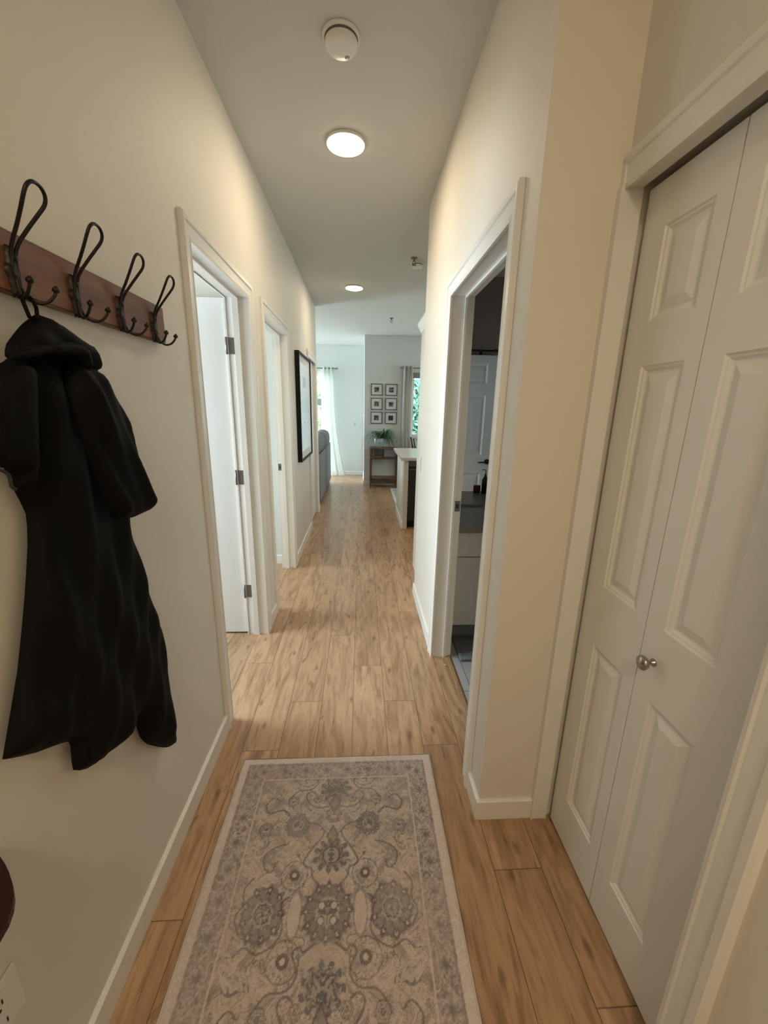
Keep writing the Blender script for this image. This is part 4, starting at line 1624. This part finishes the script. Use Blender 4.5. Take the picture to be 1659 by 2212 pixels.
for i, y in enumerate((6.04, 7.04)):
    t = bmesh.new()
    bmesh.ops.create_cube(t, size=1)
    bmesh.ops.subdivide_edges(t, edges=list(t.edges), cuts=6, use_grid_fill=True)
    for v in t.verts:
        x, yv, z = v.co*2
        def sq(a_, b2, c3): return a_*sqrt(max(0, 1-b2*b2/2-c3*c3/2+b2*b2*c3*c3/3))
        v.co = (sq(x, yv, z)*.9+x*.1, sq(yv, x, z)*.25+yv*.75, sq(z, x, yv)*.85+z*.15)
    for f in t.faces:
        f.smooth = True
    q_ = MB()
    q_.merge(t, Matrix.Translation((-.735, y+.49, .90)) @ Matrix.Diagonal((.135, .49, .175, 1)))
    q_.build('back_cushion', cushion_m, so)

# ------------------------------------------------------------------ kitchen peninsula
pen = empty('kitchen_peninsula', (.9, 5.2, 0), 'white kitchen peninsula cabinet at the right beyond the hallway', 'cabinet')
q_ = MB().box(.52, .575, 4.80, 5.72, 0, .865)
q_.build('end_panel', cab_m, pen)
MB().box(.508, .52, 4.80, 5.72, 0, .085).build('baseboard', trim_m, pen)
MB().box(1.19, 3.2, 4.84, 5.50, .09, .865).build('body', cab_m, pen)
MB().box(.575, 1.19, 5.42, 5.50, 0, .865).build('back_panel', cab_m, pen)
MB().box(1.19, 3.2, 4.90, 5.45, 0, .09).build('toe_kick', dark_m, pen)
for x in (1.20, 1.70, 2.20, 2.70):
    d_ = MB().box(x, x+.49, 4.822, 4.84, .10, .86, bevel=.003).build('cabinet_door', cab_m, pen)
    MB().tube([(x+.44, 4.80, .60), (x+.44, 4.80, .74)], .005, 8).build('handle', nickel_m, d_)
MB().box(.478, 3.2, 4.74, 5.95, .868, .905, bevel=.004).build('kitchen_countertop', counter_m, label='pale stone countertop with a long overhang on the white peninsula', cat='countertop')
dw = empty('dishwasher', (.88, 5.1, 0), 'black dishwasher built into the end of the peninsula', 'dishwasher')
MB().box(.580, 1.182, 4.86, 5.40, .10, .862).build('tub', steel_m, dw)
MB().box(.582, 1.180, 4.82, 4.86, .10, .750, bevel=.004).build('front_door', steel_m, dw)
MB().box(.582, 1.180, 4.815, 4.86, .79, .858, bevel=.003).build('control_strip', steel2_m, dw)
MB().box(.582, 1.180, 4.812, 4.835, .745, .760, bevel=.002).build('handle_edge', steel2_m, dw)
MB().box(.582, 1.180, 4.88, 4.90, .0, .095).build('kick_plate', black_m, dw)

# tall cabinet with crown just past the end of the right wall
pc = empty('tall_cabinet', (.75, 3.3, 0), 'tall white kitchen cabinet with crown moulding just past the right wall', 'cabinet')
MB().box(.502, 1.1, 3.002, 3.60, .0, 2.09).build('body', cab_m, pc)
q_ = MB()
pr1 = [(.502, 2.085), (.497, 2.088), (.492, 2.105), (.474, 2.135), (.468, 2.148), (.468, 2.165), (.6, 2.165), (.6, 2.085)]
q_.prism(pr1, 'Y', 3.06, 3.62)
q_.build('crown_moulding', trim_m, pc)

# dining chair and rug behind the peninsula
ch = empty('dining_chair', (1.0, 6.8, 0), 'black dining chair whose slanted back posts show above the countertop', 'chair')
for y in (6.62, 6.98):
    MB().tube([(.98, y, .0105), (.965, y, .45), (.90, y, .80), (.855, y, 1.0)], [.016, .018, .016, .014], 8).build('leg', black_m, ch)
    MB().tube([(1.36, y, .010), (1.34, y, .45)], .016, 8).build('leg', black_m, ch)
MB().box(.95, 1.38, 6.58, 7.02, .43, .47, bevel=.01).build('seat', black_m, ch)
for z in (.62, .72):
    x = .965-(z-.45)*.186
    MB().box(x-.008, x+.008, 6.62, 6.98, z, z+.04).build('back_slat', black_m, ch)
ar = empty('area_rug', (1.6, 6.7, 0), 'pale grey rug with a cream border under the dining chair', 'rug')
MB().box(.545, 2.8, 5.90, 7.40, 0, .008).build('border', mat('rug_cream_border', (.62, .60, .55), .95), ar)
MB().box(.59, 2.75, 5.95, 7.35, .008, .010).build('pile', mat('rug_grey_field', (.36, .37, .38), .95, noise=(9, .45)), ar)

# ------------------------------------------------------------------ bathroom
mb = MB().box(XR+.112, 2.3, RC+.11, 2.80, 0, .004)
struct('floor_bathroom', mb, tile_m, 'grey tiled bathroom floor', 'floor')
va = empty('vanity', (1.2, 2.5, 0), 'white bathroom vanity cabinet seen through the bathroom doorway', 'vanity')
MB().box(.555, 1.95, 2.27, 2.795, .13, .755).build('body', cab_m, va)
MB().box(.555, 1.95, 2.34, 2.795, .004, .13).build('toe_kick', mat('grey_toe_kick', (.25, .26, .25), .6), va)
for (x, x2) in ((.56, 1.02), (1.024, 1.484), (1.488, 1.945)):
    MB().box(x, x2, 2.252, 2.27, .60, .752, bevel=.002).build('drawer_front', cab_m, va)
    MB().box(x, x2, 2.252, 2.27, .135, .594, bevel=.002).build('cabinet_door', cab_m, va)
MB().box(.552, 1.97, 2.235, 2.798, .757, .787, bevel=.003).build('bathroom_countertop', bathcounter_m, label='taupe countertop on the bathroom vanity', cat='countertop')
MB().box(.575, 1.9, 2.790, 2.798, .80, 2.35).build('wall_mirror', mirror_m, label='frameless mirror above the bathroom vanity reflecting a white door', cat='mirror')
MB().box(.60, 1.5, 2.055, 2.315, .004, .022, bevel=.006).build('bath_mat', bathmat_m, label='grey fluffy bath mat in front of the vanity', cat='bath mat')
bo = empty('jar', (.99, 2.30, .787), 'small dark red jar on the bathroom countertop', 'jar')
MB().lathe([(.0001, .787), (.028, .787), (.030, .80), (.030, .845), (.026, .85), (.0001, .85)], (.985, 2.29, 0), 'Z', 20).build('body', red_m, bo)
bo = empty('soap_bottle', (1.05, 2.30, .787), 'tall dark pump bottle beside the red jar on the bathroom countertop', 'bottle')
MB().lathe([(.0001, .787), (.026, .787), (.026, .90), (.010, .93), (.008, .95), (.0001, .95)], (1.045, 2.31, 0), 'Z', 20).build('body', bottle_m, bo)
MB().tube([(1.045, 2.31, .95), (1.045, 2.31, .985), (1.015, 2.31, .985)], .004, 8).build('pump', black_m, bo)
